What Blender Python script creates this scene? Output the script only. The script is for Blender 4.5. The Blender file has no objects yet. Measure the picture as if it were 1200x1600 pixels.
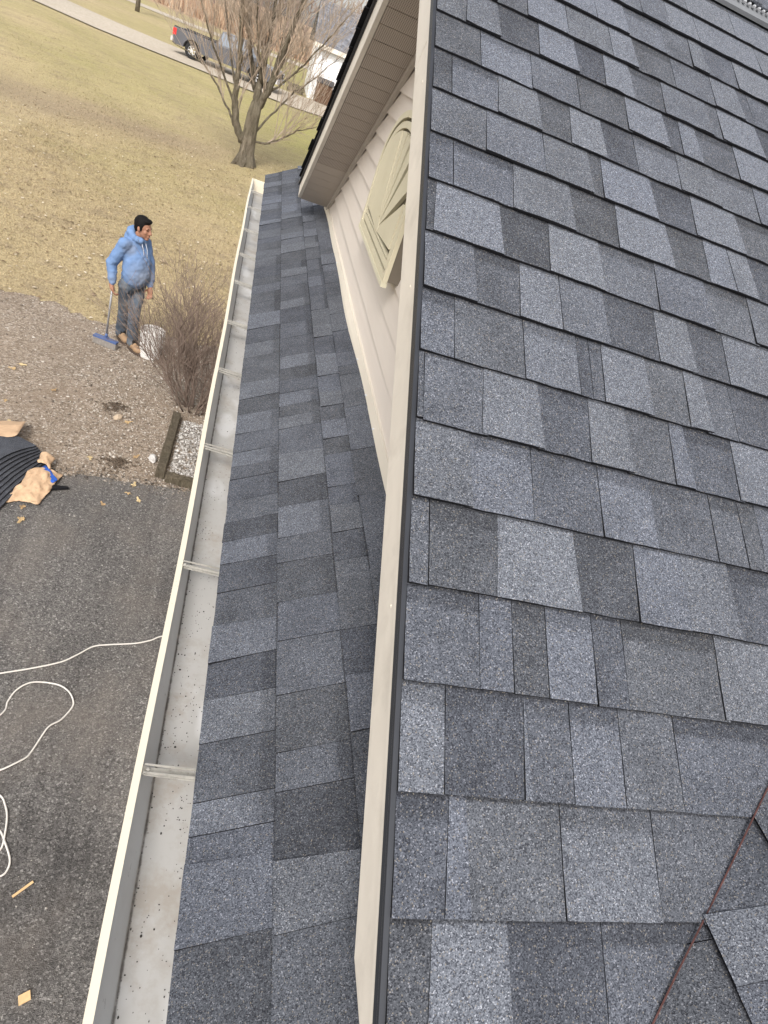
import bpy, bmesh, math, random
import numpy as np
from mathutils import Vector, Matrix
random.seed(7); RNG = np.random.default_rng(7)
SC = bpy.context.scene
COL = SC.collection
PI = math.pi

# ------------------------------------------------------------------ camera
cam_d = bpy.data.cameras.new('camera'); cam = bpy.data.objects.new('camera', cam_d); COL.objects.link(cam)
SC.camera = cam
R_ = ((0.93594663, -0.12188207, 0.33037656), (0.1959076, -0.59937857, -0.77612212), (0.292616, 0.79113216, -0.53710873))
right, down, fwd = (Vector(r).normalized() for r in R_)
m = Matrix((right, -down, -fwd)).transposed().to_4x4()
m.translation = Vector((-0.33722, -0.94858, 0.44794))
cam.matrix_world = m
cam_d.sensor_width = 36; cam_d.sensor_fit = 'AUTO'; cam_d.lens = 22.916
cam_d.clip_start = 0.02; cam_d.clip_end = 2000

# ------------------------------------------------------------------ light
world = bpy.data.worlds.new('World'); SC.world = world; world.use_nodes = True
wn = world.node_tree; wn.nodes.clear()
sky = wn.nodes.new('ShaderNodeTexSky'); sky.sky_type = 'NISHITA'; sky.sun_disc = False
SUN_EL, SUN_AZ = math.radians(43), math.radians(200)       # azimuth clockwise from +Y
sky.sun_elevation = SUN_EL; sky.sun_rotation = SUN_AZ
sky.air_density = 1.0; sky.dust_density = 3.0; sky.ozone_density = 1.0
hs = wn.nodes.new('ShaderNodeHueSaturation'); hs.inputs['Saturation'].default_value = 0.22
bg = wn.nodes.new('ShaderNodeBackground'); bg.inputs['Strength'].default_value = 0.135
wo = wn.nodes.new('ShaderNodeOutputWorld')
wn.links.new(sky.outputs[0], hs.inputs['Color']); wn.links.new(hs.outputs[0], bg.inputs[0]); wn.links.new(bg.outputs[0], wo.inputs[0])
sun_d = bpy.data.lights.new('sun', 'SUN'); sun_d.energy = 1.5; sun_d.angle = math.radians(18); sun_d.color = (1.0, 0.96, 0.9)
sun = bpy.data.objects.new('sun', sun_d); COL.objects.link(sun)
sd = Vector((math.sin(SUN_AZ) * math.cos(SUN_EL), math.cos(SUN_AZ) * math.cos(SUN_EL), math.sin(SUN_EL)))
sun.rotation_euler = sd.to_track_quat('Z', 'Y').to_euler(); sun.location = (-5, -5, 12)
SC.view_settings.view_transform = 'Standard'; SC.view_settings.look = 'None'
SC.view_settings.exposure = 0.95; SC.view_settings.gamma = 1.0; SC.view_settings.use_curve_mapping = False
SC.render.engine = 'CYCLES'
SC.cycles.use_denoising = True

# ------------------------------------------------------------------ helpers
WM = {}
def reg(o, parent, loc=(0, 0, 0), rot=(0, 0, 0)):
    COL.objects.link(o)
    o.location = loc; o.rotation_euler = rot
    WM[o.name] = Matrix.Translation(loc) @ (Matrix.Rotation(rot[2], 4, 'Z') @ Matrix.Rotation(rot[1], 4, 'Y') @ Matrix.Rotation(rot[0], 4, 'X'))
    if parent is not None:
        o.parent = parent
    return o
def tag(o, label=None, cat=None, group=None, kind=None):
    if label: o['label'] = label
    if cat: o['category'] = cat
    if group: o['group'] = group
    if kind: o['kind'] = kind
    return o
def empty(name, loc=(0, 0, 0), rot=(0, 0, 0), parent=None):
    o = bpy.data.objects.new(name, None); o.empty_display_size = .1
    return reg(o, parent, loc, rot)

class MB:
    def __init__(s): s.v = []; s.f = []; s.mi = []
    def add(s, vs, fs, mi=0):
        n = len(s.v); s.v += [tuple(v) for v in vs]
        for f in fs: s.f.append(tuple(i + n for i in f)); s.mi.append(mi)
    def box(s, a, b, mi=0, M=None):
        (x0, y0, z0), (x1, y1, z1) = a, b
        vs = [(x, y, z) for z in (z0, z1) for x, y in ((x0, y0), (x1, y0), (x1, y1), (x0, y1))]
        if M is not None: vs = [tuple(M @ Vector(v)) for v in vs]
        s.add(vs, [(0, 3, 2, 1), (4, 5, 6, 7), (0, 1, 5, 4), (1, 2, 6, 5), (2, 3, 7, 6), (3, 0, 4, 7)], mi)
    def prism(s, poly, fn, t0, t1, mi=0, capmi=None):
        """poly: list of 2d pts; fn(p, t) -> 3d"""
        n = len(poly)
        vs = [fn(p, t0) for p in poly] + [fn(p, t1) for p in poly]
        fs = [(i, (i + 1) % n, n + (i + 1) % n, n + i) for i in range(n)]
        s.add(vs, fs, mi)
        k = len(s.v) - 2 * n
        s.f.append(tuple(range(k + n - 1, k - 1, -1))); s.mi.append(mi if capmi is None else capmi)
        s.f.append(tuple(range(k + n, k + 2 * n))); s.mi.append(mi if capmi is None else capmi)
    def tube(s, pts, rad, sides=6, mi=0, cap=True):
        pts = [Vector(p) for p in pts]
        n = len(pts)
        if not hasattr(rad, '__len__'): rad = [rad] * n
        up = Vector((0.13, 0.31, 0.94))
        base = len(s.v); ref = None
        for i, p in enumerate(pts):
            t = (pts[min(i + 1, n - 1)] - pts[max(i - 1, 0)]).normalized()
            if ref is None:
                ref = t.cross(up if abs(t.dot(up)) < .9 else Vector((1, 0, 0))).normalized()
            ref = (ref - t * ref.dot(t)).normalized()
            b = t.cross(ref)
            for k in range(sides):
                a = 2 * PI * k / sides
                s.v.append(tuple(p + (ref * math.cos(a) + b * math.sin(a)) * rad[i]))
        for i in range(n - 1):
            for k in range(sides):
                a, b_ = base + i * sides + k, base + i * sides + (k + 1) % sides
                s.f.append((a, b_, b_ + sides, a + sides)); s.mi.append(mi)
        if cap:
            s.f.append(tuple(base + k for k in range(sides))[::-1]); s.mi.append(mi)
            s.f.append(tuple(base + (n - 1) * sides + k for k in range(sides))); s.mi.append(mi)
    def ell(s, c, r, rot=None, nu=14, nv=9, mi=0):
        vs = []; c = Vector(c)
        for j in range(1, nv):
            th = PI * j / nv
            for i in range(nu):
                ph = 2 * PI * i / nu
                p = Vector((r[0] * math.sin(th) * math.cos(ph), r[1] * math.sin(th) * math.sin(ph), r[2] * math.cos(th)))
                vs.append((rot @ p if rot else p) + c)
        t = Vector((0, 0, r[2])); vs.append((rot @ t if rot else t) + c); vs.append((rot @ -t if rot else -t) + c)
        fs = []
        for j in range(nv - 2):
            for i in range(nu):
                a, b = j * nu + i, j * nu + (i + 1) % nu
                fs.append((a, a + nu, b + nu, b))
        T = len(vs) - 2
        for i in range(nu):
            fs.append((T, i, (i + 1) % nu)); fs.append((T + 1, (nv - 2) * nu + (i + 1) % nu, (nv - 2) * nu + i))
        s.add(vs, fs, mi)
    def capsule(s, a, ra, b, rb, sides=12):
        a, b = Vector(a), Vector(b); d = (b - a).normalized()
        pts, rr = [], []
        for k in range(5):
            t = PI / 2 * k / 4; pts.append(a - d * ra * math.cos(t)); rr.append(max(ra * math.sin(t), ra * .05))
        for k in range(5):
            t = PI / 2 * k / 4; pts.append(b + d * rb * math.sin(t)); rr.append(max(rb * math.cos(t), rb * .05))
        s.tube(pts, rr, sides)
    def mesh(s, name, mats, smooth=False):
        me = bpy.data.meshes.new(name)
        me.from_pydata(s.v, [], s.f)
        for mt in (mats if isinstance(mats, (list, tuple)) else [mats]): me.materials.append(mt)
        if any(s.mi): me.polygons.foreach_set('material_index', s.mi)
        if smooth: me.polygons.foreach_set('use_smooth', [True] * len(me.polygons))
        me.update()
        return me
    def build(s, name, mats, parent=None, loc=(0, 0, 0), rot=(0, 0, 0), smooth=False):
        o = bpy.data.objects.new(name, s.mesh(name, mats, smooth))
        return reg(o, parent, loc, rot)

# ---------------------------------------------------------------- materials
def nt(name, rough=.8, spec=.3):
    mt = bpy.data.materials.new(name); mt.use_nodes = True
    b = mt.node_tree.nodes['Principled BSDF']
    b.inputs['Roughness'].default_value = rough; b.inputs['Specular IOR Level'].default_value = spec
    return mt, mt.node_tree.nodes, mt.node_tree.links, b
def node(N, t, **k):
    n = N.new(t)
    for a, v in k.items():
        if a in n.inputs: n.inputs[a].default_value = v
        else: setattr(n, a, v)
    return n
def ramp(N, stops, interp='LINEAR'):
    r = N.new('ShaderNodeValToRGB'); r.color_ramp.interpolation = interp
    e = r.color_ramp.elements
    while len(e) < len(stops): e.new(.5)
    for el, (p, c) in zip(e, stops):
        el.position = p; el.color = (*c, 1) if len(c) == 3 else c
    return r
def mth(N, L, op, a, b=None, clamp=False):
    n = N.new('ShaderNodeMath'); n.operation = op; n.use_clamp = clamp
    for i, v in enumerate((a, b)):
        if v is None: continue
        if isinstance(v, (int, float)): n.inputs[i].default_value = v
        else: L.new(v, n.inputs[i])
    return n.outputs[0]
def mix(N, L, f, a, b, bt='MIX'):
    n = N.new('ShaderNodeMix'); n.data_type = 'RGBA'; n.blend_type = bt
    for i, v in ((0, f), (6, a), (7, b)):
        if isinstance(v, (int, float)): n.inputs[i].default_value = v
        elif isinstance(v, tuple): n.inputs[i].default_value = (*v, 1)
        else: L.new(v, n.inputs[i])
    return n.outputs[2]
def pos(N): return N.new('ShaderNodeNewGeometry').outputs['Position']
def objco(N): return N.new('ShaderNodeTexCoord').outputs['Object']
def sep(N, L, v):
    n = N.new('ShaderNodeSeparateXYZ'); L.new(v, n.inputs[0]); return n.outputs
def noise(N, L, co, scale, detail=3, rough=.55, scl=None):
    if scl:
        mp = N.new('ShaderNodeMapping'); mp.inputs['Scale'].default_value = scl; L.new(co, mp.inputs[0]); co = mp.outputs[0]
    n = node(N, 'ShaderNodeTexNoise', Scale=scale, Detail=detail, Roughness=rough); L.new(co, n.inputs['Vector']); return n.outputs[0]
def vor(N, L, co, scale):
    n = node(N, 'ShaderNodeTexVoronoi', Scale=scale); L.new(co, n.inputs['Vector'])
    c = N.new('ShaderNodeSeparateColor'); L.new(n.outputs['Color'], c.inputs[0]); return c.outputs[0], c.outputs[1], n.outputs['Distance']
def bump(N, L, b, h, strength, dist):
    n = node(N, 'ShaderNodeBump', Strength=strength, Distance=dist); L.new(h, n.inputs['Height']); L.new(n.outputs[0], b.inputs['Normal'])

def plain(name, c, rough=.6, var=.15, scale=6, spec=.3, metal=0, bmp=0, dirt=None):
    mt, N, L, b = nt(name, rough, spec)
    co = objco(N)
    f = noise(N, L, co, scale, 5, .65)
    r = ramp(N, [(.25, tuple(x * (1 - var) for x in c)), (.75, tuple(min(1, x * (1 + var)) for x in c))]); L.new(f, r.inputs[0])
    out = r.outputs[0]
    if dirt:
        g = noise(N, L, co, scale * 2.7, 6, .7)
        r2 = ramp(N, [(.52, (0, 0, 0)), (.7, (1, 1, 1))]); L.new(g, r2.inputs[0])
        out = mix(N, L, mth(N, L, 'MULTIPLY', r2.outputs[0], dirt[1]), out, dirt[0])
    L.new(out, b.inputs['Base Color']); b.inputs['Metallic'].default_value = metal
    if bmp: bump(N, L, b, noise(N, L, co, scale * 8, 4), .4, bmp)
    return mt

def granule_mat():
    mt, N, L, b = nt('shingle_granules', .95, .12)
    p = pos(N)
    oi = N.new('ShaderNodeObjectInfo')
    sc = N.new('ShaderNodeSeparateColor'); L.new(oi.outputs['Color'], sc.inputs[0])
    tone, band, hue = sc.outputs
    big = noise(N, L, p, 9, 3); mid = noise(N, L, p, 60, 3, .7)
    t = mth(N, L, 'ADD', tone, mth(N, L, 'MULTIPLY', mth(N, L, 'SUBTRACT', big, .5), .85))
    t = mth(N, L, 'ADD', t, mth(N, L, 'MULTIPLY', mth(N, L, 'SUBTRACT', mid, .5), .45))
    uv = N.new('ShaderNodeUVMap'); u_, v_, _ = sep(N, L, uv.outputs[0])
    e = mth(N, L, 'ADD', v_, mth(N, L, 'MULTIPLY', mth(N, L, 'SUBTRACT', mid, .5), .16))
    bm = N.new('ShaderNodeMapRange'); bm.interpolation_type = 'SMOOTHSTEP'
    bm.inputs[1].default_value = .74; bm.inputs[2].default_value = .84; L.new(e, bm.inputs[0])
    t = mth(N, L, 'SUBTRACT', t, mth(N, L, 'MULTIPLY', mth(N, L, 'MULTIPLY', bm.outputs[0], band), .75), clamp=False)
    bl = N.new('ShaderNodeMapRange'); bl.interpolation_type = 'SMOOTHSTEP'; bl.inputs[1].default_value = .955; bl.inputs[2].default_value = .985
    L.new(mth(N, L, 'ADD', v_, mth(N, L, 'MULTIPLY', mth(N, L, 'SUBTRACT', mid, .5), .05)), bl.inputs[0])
    t = mth(N, L, 'MAXIMUM', mth(N, L, 'MINIMUM', t, 1.0), 0.0)
    cold = mix(N, L, t, (.055, .059, .071), (.134, .145, .174))
    warm = mix(N, L, t, (.057, .060, .068), (.136, .145, .166))
    base = mix(N, L, hue, cold, warm)
    base = mix(N, L, mth(N, L, 'MULTIPLY', bl.outputs[0], .6), base, (.016, .016, .018))     # dark line painted in as the shadow under the next course's butt edge
    r1, r2, d1 = vor(N, L, p, 620)
    g = ramp(N, [(0, (.40, .40, .42)), (.22, (.8, .8, .8)), (.55, (1.05, 1.05, 1.05)), (.84, (1.5, 1.48, 1.45)), (.965, (2.5, 2.4, 2.3))], 'CONSTANT')
    L.new(r1, g.inputs[0])
    base = mix(N, L, 1.0, base, g.outputs[0], 'MULTIPLY')
    # a few tan and pale granules of their own colour
    s2 = ramp(N, [(0, (0, 0, 0)), (.965, (1, 1, 1))], 'CONSTANT'); L.new(r2, s2.inputs[0])
    base = mix(N, L, mth(N, L, 'MULTIPLY', s2.outputs[0], .5), base, (.27, .235, .19))
    L.new(base, b.inputs['Base Color'])
    bump(N, L, b, mth(N, L, 'ADD', d1, mth(N, L, 'MULTIPLY', mid, .6)), .55, .0016)
    return mt
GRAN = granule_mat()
EDGE = plain('asphalt_edge', (.012, .012, .014), .9, .3, 40, .1)
CREAM = plain('cream_aluminium', (.66, .60, .51), .42, .05, 3, .4)
CREAM2 = plain('beige_trim_aluminium', (.66, .605, .53), .5, .08, 2.5, .35, dirt=((.36, .32, .27), .3), bmp=.004)
SLATE = plain('dark_drip_metal', (.026, .028, .034), .5, .2, 4, .4)
BLACKM = plain('black_metal', (.02, .02, .024), .5, .2, 8, .4)
def siding_mat():
    mt, N, L, b = nt('beige_vinyl_siding', .55, .3)
    p = pos(N)
    f = noise(N, L, p, 14, 5, .6, (1, .25, 3)); g = noise(N, L, p, 1.2, 2)
    c = mix(N, L, f, (.63, .56, .495), (.69, .625, .56)); c = mix(N, L, mth(N, L, 'MULTIPLY', g, .25), c, (.58, .525, .47))
    L.new(c, b.inputs['Base Color']); bump(N, L, b, f, .25, .002); return mt
SIDING = siding_mat()
def soffit_mat(vented):
    mt, N, L, b = nt('soffit_vented' if vented else 'soffit_plain', .6, .25)
    p = pos(N); c = (.44, .38, .325)
    if vented:
        mp = N.new('ShaderNodeMapping'); mp.inputs['Scale'].default_value = (1, 1.16, 0); L.new(p, mp.inputs[0])
        v = node(N, 'ShaderNodeTexVoronoi', Scale=125, Randomness=0.0, voronoi_dimensions='2D'); L.new(mp.outputs[0], v.inputs['Vector'])
        r = ramp(N, [(.20, (.12, .10, .085)), (.36, c)]); L.new(v.outputs['Distance'], r.inputs[0]); L.new(r.outputs[0], b.inputs['Base Color'])
    else:
        L.new(mix(N, L, noise(N, L, p, 5, 3), (.42, .365, .31), (.46, .40, .345)), b.inputs['Base Color'])
    return mt
SOFV, SOFP = soffit_mat(True), soffit_mat(False)
VENTY = plain('faded_yellow_paint', (.60, .545, .40), .55, .08, 4, .3, dirt=((.48, .42, .27), .3))
GROOVE = plain('groove_dark', (.10, .085, .06), .8, .2, 10)

def gutter_mat():
    mt, N, L, b = nt('weathered_gutter_inside', .5, .35)
    p = pos(N); x, y, z = sep(N, L, p)
    f = noise(N, L, p, 5, 5, .65, (1, .35, 1)); g = noise(N, L, p, 38, 4, .7)
    c = mix(N, L, f, (.33, .318, .30), (.50, .488, .472))
    r = ramp(N, [(.48, (0, 0, 0)), (.62, (1, 1, 1))]); L.new(noise(N, L, p, 5.0, 6, .75), r.inputs[0])
    c = mix(N, L, mth(N, L, 'MULTIPLY', r.outputs[0], .55), c, (.30, .255, .205))
    r = ramp(N, [(.58, (0, 0, 0)), (.66, (1, 1, 1))]); L.new(noise(N, L, p, 7.0, 3, .5, (1, .45, 1)), r.inputs[0])
    c = mix(N, L, mth(N, L, 'MULTIPLY', r.outputs[0], .55), c, (.60, .60, .60))
    sp = ramp(N, [(.66, (0, 0, 0)), (.72, (1, 1, 1))]); L.new(g, sp.inputs[0])
    # grime settled along the front crease and on the front wall
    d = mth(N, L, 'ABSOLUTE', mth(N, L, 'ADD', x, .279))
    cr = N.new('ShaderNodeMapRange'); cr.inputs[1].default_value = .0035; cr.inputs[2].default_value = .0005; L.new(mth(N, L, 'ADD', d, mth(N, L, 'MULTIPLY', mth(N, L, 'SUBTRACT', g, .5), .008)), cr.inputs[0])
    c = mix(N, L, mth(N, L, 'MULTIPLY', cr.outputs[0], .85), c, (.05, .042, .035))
    fw = N.new('ShaderNodeMapRange'); fw.inputs[1].default_value = -.281; fw.inputs[2].default_value = -.284; L.new(x, fw.inputs[0])
    dirt = mth(N, L, 'MULTIPLY', fw.outputs[0], mth(N, L, 'MULTIPLY', sp.outputs[0], .7))
    c = mix(N, L, mth(N, L, 'MULTIPLY', fw.outputs[0], .7), c, (.66, .68, .70))  # front wall painted paler to offset its facing away from the sun
    c = mix(N, L, dirt, c, (.09, .09, .085))
    L.new(c, b.inputs['Base Color']); bump(N, L, b, f, .15, .003); return mt
GUT = gutter_mat()
def lip_mat():
    mt, N, L, b = nt('cream_gutter_paint', .45, .4)
    p = pos(N); g = noise(N, L, p, 55, 3, .7); r = ramp(N, [(.68, (.70, .63, .50)), (.76, (.36, .31, .23))]); L.new(g, r.inputs[0])
    L.new(mix(N, L, mth(N, L, 'MULTIPLY', noise(N, L, p, 4, 3), .25), r.outputs[0], (.62, .57, .47)), b.inputs['Base Color']); return mt
LIP = lip_mat()
STRAP = plain('aluminium_hanger', (.42, .40, .36), .4, .25, 30, .5, .3, dirt=((.2, .18, .15), .6))

def speck(name, stops, scale, tint=None, bmp=.004, rough=.92, big=(.9, .3), scale2=None, streak=False):
    mt, N, L, b = nt(name, rough, .15)
    p = pos(N); r1, r2, d1 = vor(N, L, p, scale)
    g = ramp(N, stops, 'CONSTANT'); L.new(r1, g.inputs[0]); c = g.outputs[0]
    if scale2:
        q1, q2, d2 = vor(N, L, p, scale2); g2 = ramp(N, stops, 'CONSTANT'); L.new(q1, g2.inputs[0]); c = mix(N, L, .5, c, g2.outputs[0])
    f = noise(N, L, p, big[0], 5, .65)
    c = mix(N, L, 1, c, mix(N, L, f, (1 - big[1],) * 3, (1 + big[1],) * 3), 'MULTIPLY')
    if tint:
        r = ramp(N, [(.45, (0, 0, 0)), (.68, (1, 1, 1))]); L.new(noise(N, L, p, big[0] * 1.7, 5, .6), r.inputs[0])
        c = mix(N, L, mth(N, L, 'MULTIPLY', r.outputs[0], tint[1]), c, tint[0])
    if streak:     # worn, swept streaks and darker oily patches along the drive
        sn = noise(N, L, p, 1.0, 4, .6, (9, .7, 1)); r = ramp(N, [(.35, (.84, .84, .85)), (.6, (1.06, 1.06, 1.06))]); L.new(sn, r.inputs[0]); c = mix(N, L, 1, c, r.outputs[0], 'MULTIPLY')
        pn = noise(N, L, p, .55, 3, .6); r = ramp(N, [(.60, (1, 1, 1)), (.72, (.62, .62, .63))]); L.new(pn, r.inputs[0]); c = mix(N, L, 1, c, r.outputs[0], 'MULTIPLY')
    L.new(c, b.inputs['Base Color']); bump(N, L, b, d1, .8, bmp); return mt
ASPH = speck('driveway_asphalt', [(0, (.060, .056, .053)), (.3, (.115, .108, .102)), (.62, (.165, .155, .146)), (.86, (.235, .22, .207)), (.965, (.42, .40, .375))], 190, ((.195, .168, .144), .5), .005, .93, (.8, .26), 95, streak=True)
DIRT = speck('gravel_bed_dirt', [(0, (.16, .122, .090)), (.3, (.275, .218, .165)), (.6, (.35, .285, .222)), (.85, (.43, .365, .30)), (.95, (.58, .525, .46))], 90, ((.25, .19, .138), .6), .012, .95, (.7, .25), 45)
CONC = speck('worn_concrete', [(0, (.40, .345, .275)), (.5, (.45, .39, .315)), (.9, (.50, .44, .36))], 14, ((.36, .305, .235), .5), .004, .9, (.12, .18))

def lawn_mat(name='dormant_lawn', blade=False):
    mt, N, L, b = nt(name, .95, .1)
    p = pos(N); x, y, z = sep(N, L, p)
    far = N.new('ShaderNodeMapRange'); far.inputs[1].default_value = 10; far.inputs[2].default_value = 30; L.new(y, far.inputs[0])
    n1 = noise(N, L, p, .22, 4, .6); n2 = noise(N, L, p, 1.3, 5, .65, (.7, 1.4, 1)); n3 = noise(N, L, p, 16, 4, .7, (.6, 1.5, 1)); n4 = noise(N, L, p, 34, 5, .8)
    green = mth(N, L, 'ADD', mth(N, L, 'MULTIPLY', far.outputs[0], .34), mth(N, L, 'ADD', mth(N, L, 'MULTIPLY', n1, 1.0), mth(N, L, 'MULTIPLY', n2, .5)))
    # greener round the tree and by the garage
    gt = N.new('ShaderNodeMapRange'); gt.inputs[1].default_value = -6; gt.inputs[2].default_value = 4; L.new(x, gt.inputs[0])
    green = mth(N, L, 'ADD', green, mth(N, L, 'MULTIPLY', mth(N, L, 'MULTIPLY', gt.outputs[0], far.outputs[0]), .42))
    r = ramp(N, [(.55, (0, 0, 0)), (1.0, (1, 1, 1))]); L.new(mth(N, L, 'MULTIPLY', green, .665), r.inputs[0])
    straw = mix(N, L, n3, (.28, .22, .125), (.56, .455, .28))
    grn = mix(N, L, n3, (.18, .17, .06), (.42, .38, .16))
    c = mix(N, L, r.outputs[0], straw, grn)
    # bare brown swale
    d = mth(N, L, 'DIVIDE', mth(N, L, 'ADD', mth(N, L, 'SUBTRACT', mth(N, L, 'SUBTRACT', y, 22.6), mth(N, L, 'MULTIPLY', x, .16)), mth(N, L, 'MULTIPLY', mth(N, L, 'SUBTRACT', n2, .5), 3.2)), 1.9)
    g = mth(N, L, 'POWER', 2.718, mth(N, L, 'MULTIPLY', mth(N, L, 'MULTIPLY', d, d), -1))
    xf = N.new('ShaderNodeMapRange'); xf.inputs[1].default_value = 1.0; xf.inputs[2].default_value = -3; L.new(x, xf.inputs[0])
    brown = mth(N, L, 'MULTIPLY', mth(N, L, 'MULTIPLY', g, xf.outputs[0]), .8)
    r2 = ramp(N, [(.485, (0, 0, 0)), (.64, (.7, .7, .7))]); L.new(mth(N, L, 'MULTIPLY', mth(N, L, 'ADD', n2, noise(N, L, p, 3.5, 5, .7)), .5), r2.inputs[0])
    brown = mth(N, L, 'MAXIMUM', brown, r2.outputs[0])
    c = mix(N, L, brown, c, mix(N, L, n3, (.21, .16, .105), (.36, .285, .20)))
    r4 = ramp(N, [(.34, (.60, .58, .56)), (.5, (1, 1, 1)), (.68, (1.4, 1.38, 1.32))]); L.new(n4, r4.inputs[0]); sp = r4.outputs[0]; c = mix(N, L, 1, c, sp, 'MULTIPLY')
    fld = N.new('ShaderNodeMapRange'); fld.inputs[1].default_value = 84; fld.inputs[2].default_value = 90; L.new(y, fld.inputs[0])
    c = mix(N, L, fld.outputs[0], c, mix(N, L, n2, (.30, .20, .13), (.42, .31, .21)))
    if blade:
        at = N.new('ShaderNodeAttribute'); at.attribute_name = 'rnd'; rb_ = ramp(N, [(0, (.78, .76, .72)), (.5, (1, 1, 1)), (1, (1.22, 1.2, 1.16))]); L.new(at.outputs['Fac'], rb_.inputs[0]); c = mix(N, L, 1, c, rb_.outputs[0], 'MULTIPLY')
    L.new(c, b.inputs['Base Color']); bump(N, L, b, mth(N, L, 'ADD', n3, mth(N, L, 'MULTIPLY', n4, .5)), .6, .05)
    return mt
LAWN = lawn_mat()
def attr_mat(name, a, bcol, c3=None, rough=.9):
    mt, N, L, b = nt(name, rough, .15)
    at = N.new('ShaderNodeAttribute'); at.attribute_name = 'rnd'
    r = ramp(N, [(0, a), (.6, bcol), (1, c3 or bcol)]); L.new(at.outputs['Fac'], r.inputs[0]); L.new(r.outputs[0], b.inputs['Base Color']); return mt
def bark(name, c1, c2, scale=14):
    mt, N, L, b = nt(name, .9, .1)
    co = objco(N); fr = ramp(N, [(.36, (0, 0, 0)), (.64, (1, 1, 1))]); L.new(noise(N, L, co, scale, 6, .75, (1, 1, .25)), fr.inputs[0]); f = fr.outputs[0]; g = noise(N, L, co, scale * .25, 3)
    c = mix(N, L, f, c1, c2); c = mix(N, L, mth(N, L, 'MULTIPLY', g, .4), c, (c2[0] * .9, c2[1] * 1.0, c2[2] * .8)); L.new(c, b.inputs['Base Color']); bump(N, L, b, f, 1.0, .06); return mt
BARK = bark('grey_bark', (.075, .058, .044), (.27, .225, .175), 9); TWIG = plain('twig_bark', (.33, .265, .205), .9, .25, 3)
BUSHB = plain('bush_bark', (.175, .13, .105), .9, .4, 5)
WOOD = bark('weathered_timber', (.13, .105, .08), (.27, .22, .165), 22)

# ------------------------------------------------------------------ setting: ground
def gz(x, y):
    z = -3.6
    if y > 8: z += .55 * min((y - 8) / 40, 1) + max(0, y - 48) * .008
    return z
def sheet(name, xs, ys, mat, dz=0.0, hf=gz):
    mb = MB(); nx = len(xs)
    mb.v = [(x, y, hf(x, y) + dz) for y in ys for x in xs]
    mb.f = [(j * nx + i, j * nx + i + 1, (j + 1) * nx + i + 1, (j + 1) * nx + i) for j in range(len(ys) - 1) for i in range(nx - 1)]
    mb.mi = [0] * len(mb.f)
    return mb.build(name, mat)
def und(x, y):
    z = gz(x, y)
    if y > 9:
        k = min((y - 9) / 6, 1)
        z += k * (.05 * math.sin(x * .55 + 1.2) * math.sin(y * .38) + .03 * math.sin(x * 1.3 + y * .9)) * (1 if y < 39 else max(0, (40 - y)))
        z -= k * .10 * math.exp(-((y - 22.6 - .16 * x) / 2.2) ** 2) * (1 if x < -1 else math.exp(-(x + 1)))
    return z
xs = sorted(set([-160, -110, -70, -45, -30, -22] + [round(-16 + .5 * i, 2) for i in range(49)] + [12, 16, 24, 40, 70, 110, 170]))
ys = sorted(set([-40, -20, -8, -2, 2, 5, 7] + [round(8 + .5 * i, 2) for i in range(66)] + [43, 46, 48, 52, 58, 66, 76, 90, 110, 150, 220, 320, 480, 700]))
tag(sheet('lawn_ground', xs, ys, LAWN, 0, und), kind='structure')

def flatpoly(name, pts, z, mat, t=.0):
    mb = MB(); n = len(pts)
    mb.v = [(x, y, z) for x, y in pts] + [(x, y, z - .05) for x, y in pts]
    mb.f = [tuple(range(n))] + [(i, n + i, n + (i + 1) % n, (i + 1) % n) for i in range(n)]; mb.mi = [0] * len(mb.f)
    return tag(mb.build(name, mat), kind='structure')
def rough_line(pts, step, amp):
    out = []
    for (x0, y0), (x1, y1) in zip(pts, pts[1:]):
        n = max(1, int(math.hypot(x1 - x0, y1 - y0) / step))
        for i in range(n):
            f = i / n; out.append((x0 + (x1 - x0) * f + random.uniform(-amp, amp) * .5, y0 + (y1 - y0) * f + random.uniform(-amp, amp)))
    return out + [pts[-1]]
AEDGE = rough_line([(-9, 4.1), (-1.92, 4.40), (-1.55, 4.50), (-1.17, 4.58), (-.87, 4.60), (-.6, 4.62), (.25, 4.64)], .06, .03)
LEDGE = rough_line([(-9, 8.0), (-3.14, 8.25), (-2.55, 8.37), (-2.1, 8.16), (-1.68, 8.15), (-1.35, 8.2), (-.5, 8.25), (1.2, 8.2)], .08, .09)
GZ0 = -3.6
flatpoly('driveway', [(.25, -8), *AEDGE[::-1], (-9, -8)][::-1] if False else [(-9, -8), (.25, -8)] + AEDGE[::-1], GZ0 + .012, ASPH)
flatpoly('gravel_bed', [(-9, 3.9), (1.2, 3.9)] + LEDGE[::-1], GZ0 + .006, DIRT)
# concrete farm lane behind the lawn, with its far apron, and the road beyond
def lane(name, near, far, mat, dz):
    mb = MB(); n = len(near)
    N_ = []; F_ = []
    for i in range(n - 1):
        for k in range(6):
            f = k / 6
            N_.append((near[i][0] * (1 - f) + near[i + 1][0] * f, near[i][1] * (1 - f) + near[i + 1][1] * f))
            F_.append((far[i][0] * (1 - f) + far[i + 1][0] * f, far[i][1] * (1 - f) + far[i + 1][1] * f))
    N_.append(near[-1]); F_.append(far[-1]); n = len(N_)
    W = 4
    for a, b_ in zip(N_, F_):
        for w in range(W + 1):
            f = w / W; x, y = a[0] * (1 - f) + b_[0] * f, a[1] * (1 - f) + b_[1] * f
            mb.v.append((x, y, gz(x, y) + dz))
    mb.f = [(i * (W + 1) + w, (i + 1) * (W + 1) + w, (i + 1) * (W + 1) + w + 1, i * (W + 1) + w + 1) for i in range(n - 1) for w in range(W)]
    mb.mi = [0] * len(mb.f)
    return tag(mb.build(name, mat), kind='structure')
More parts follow.
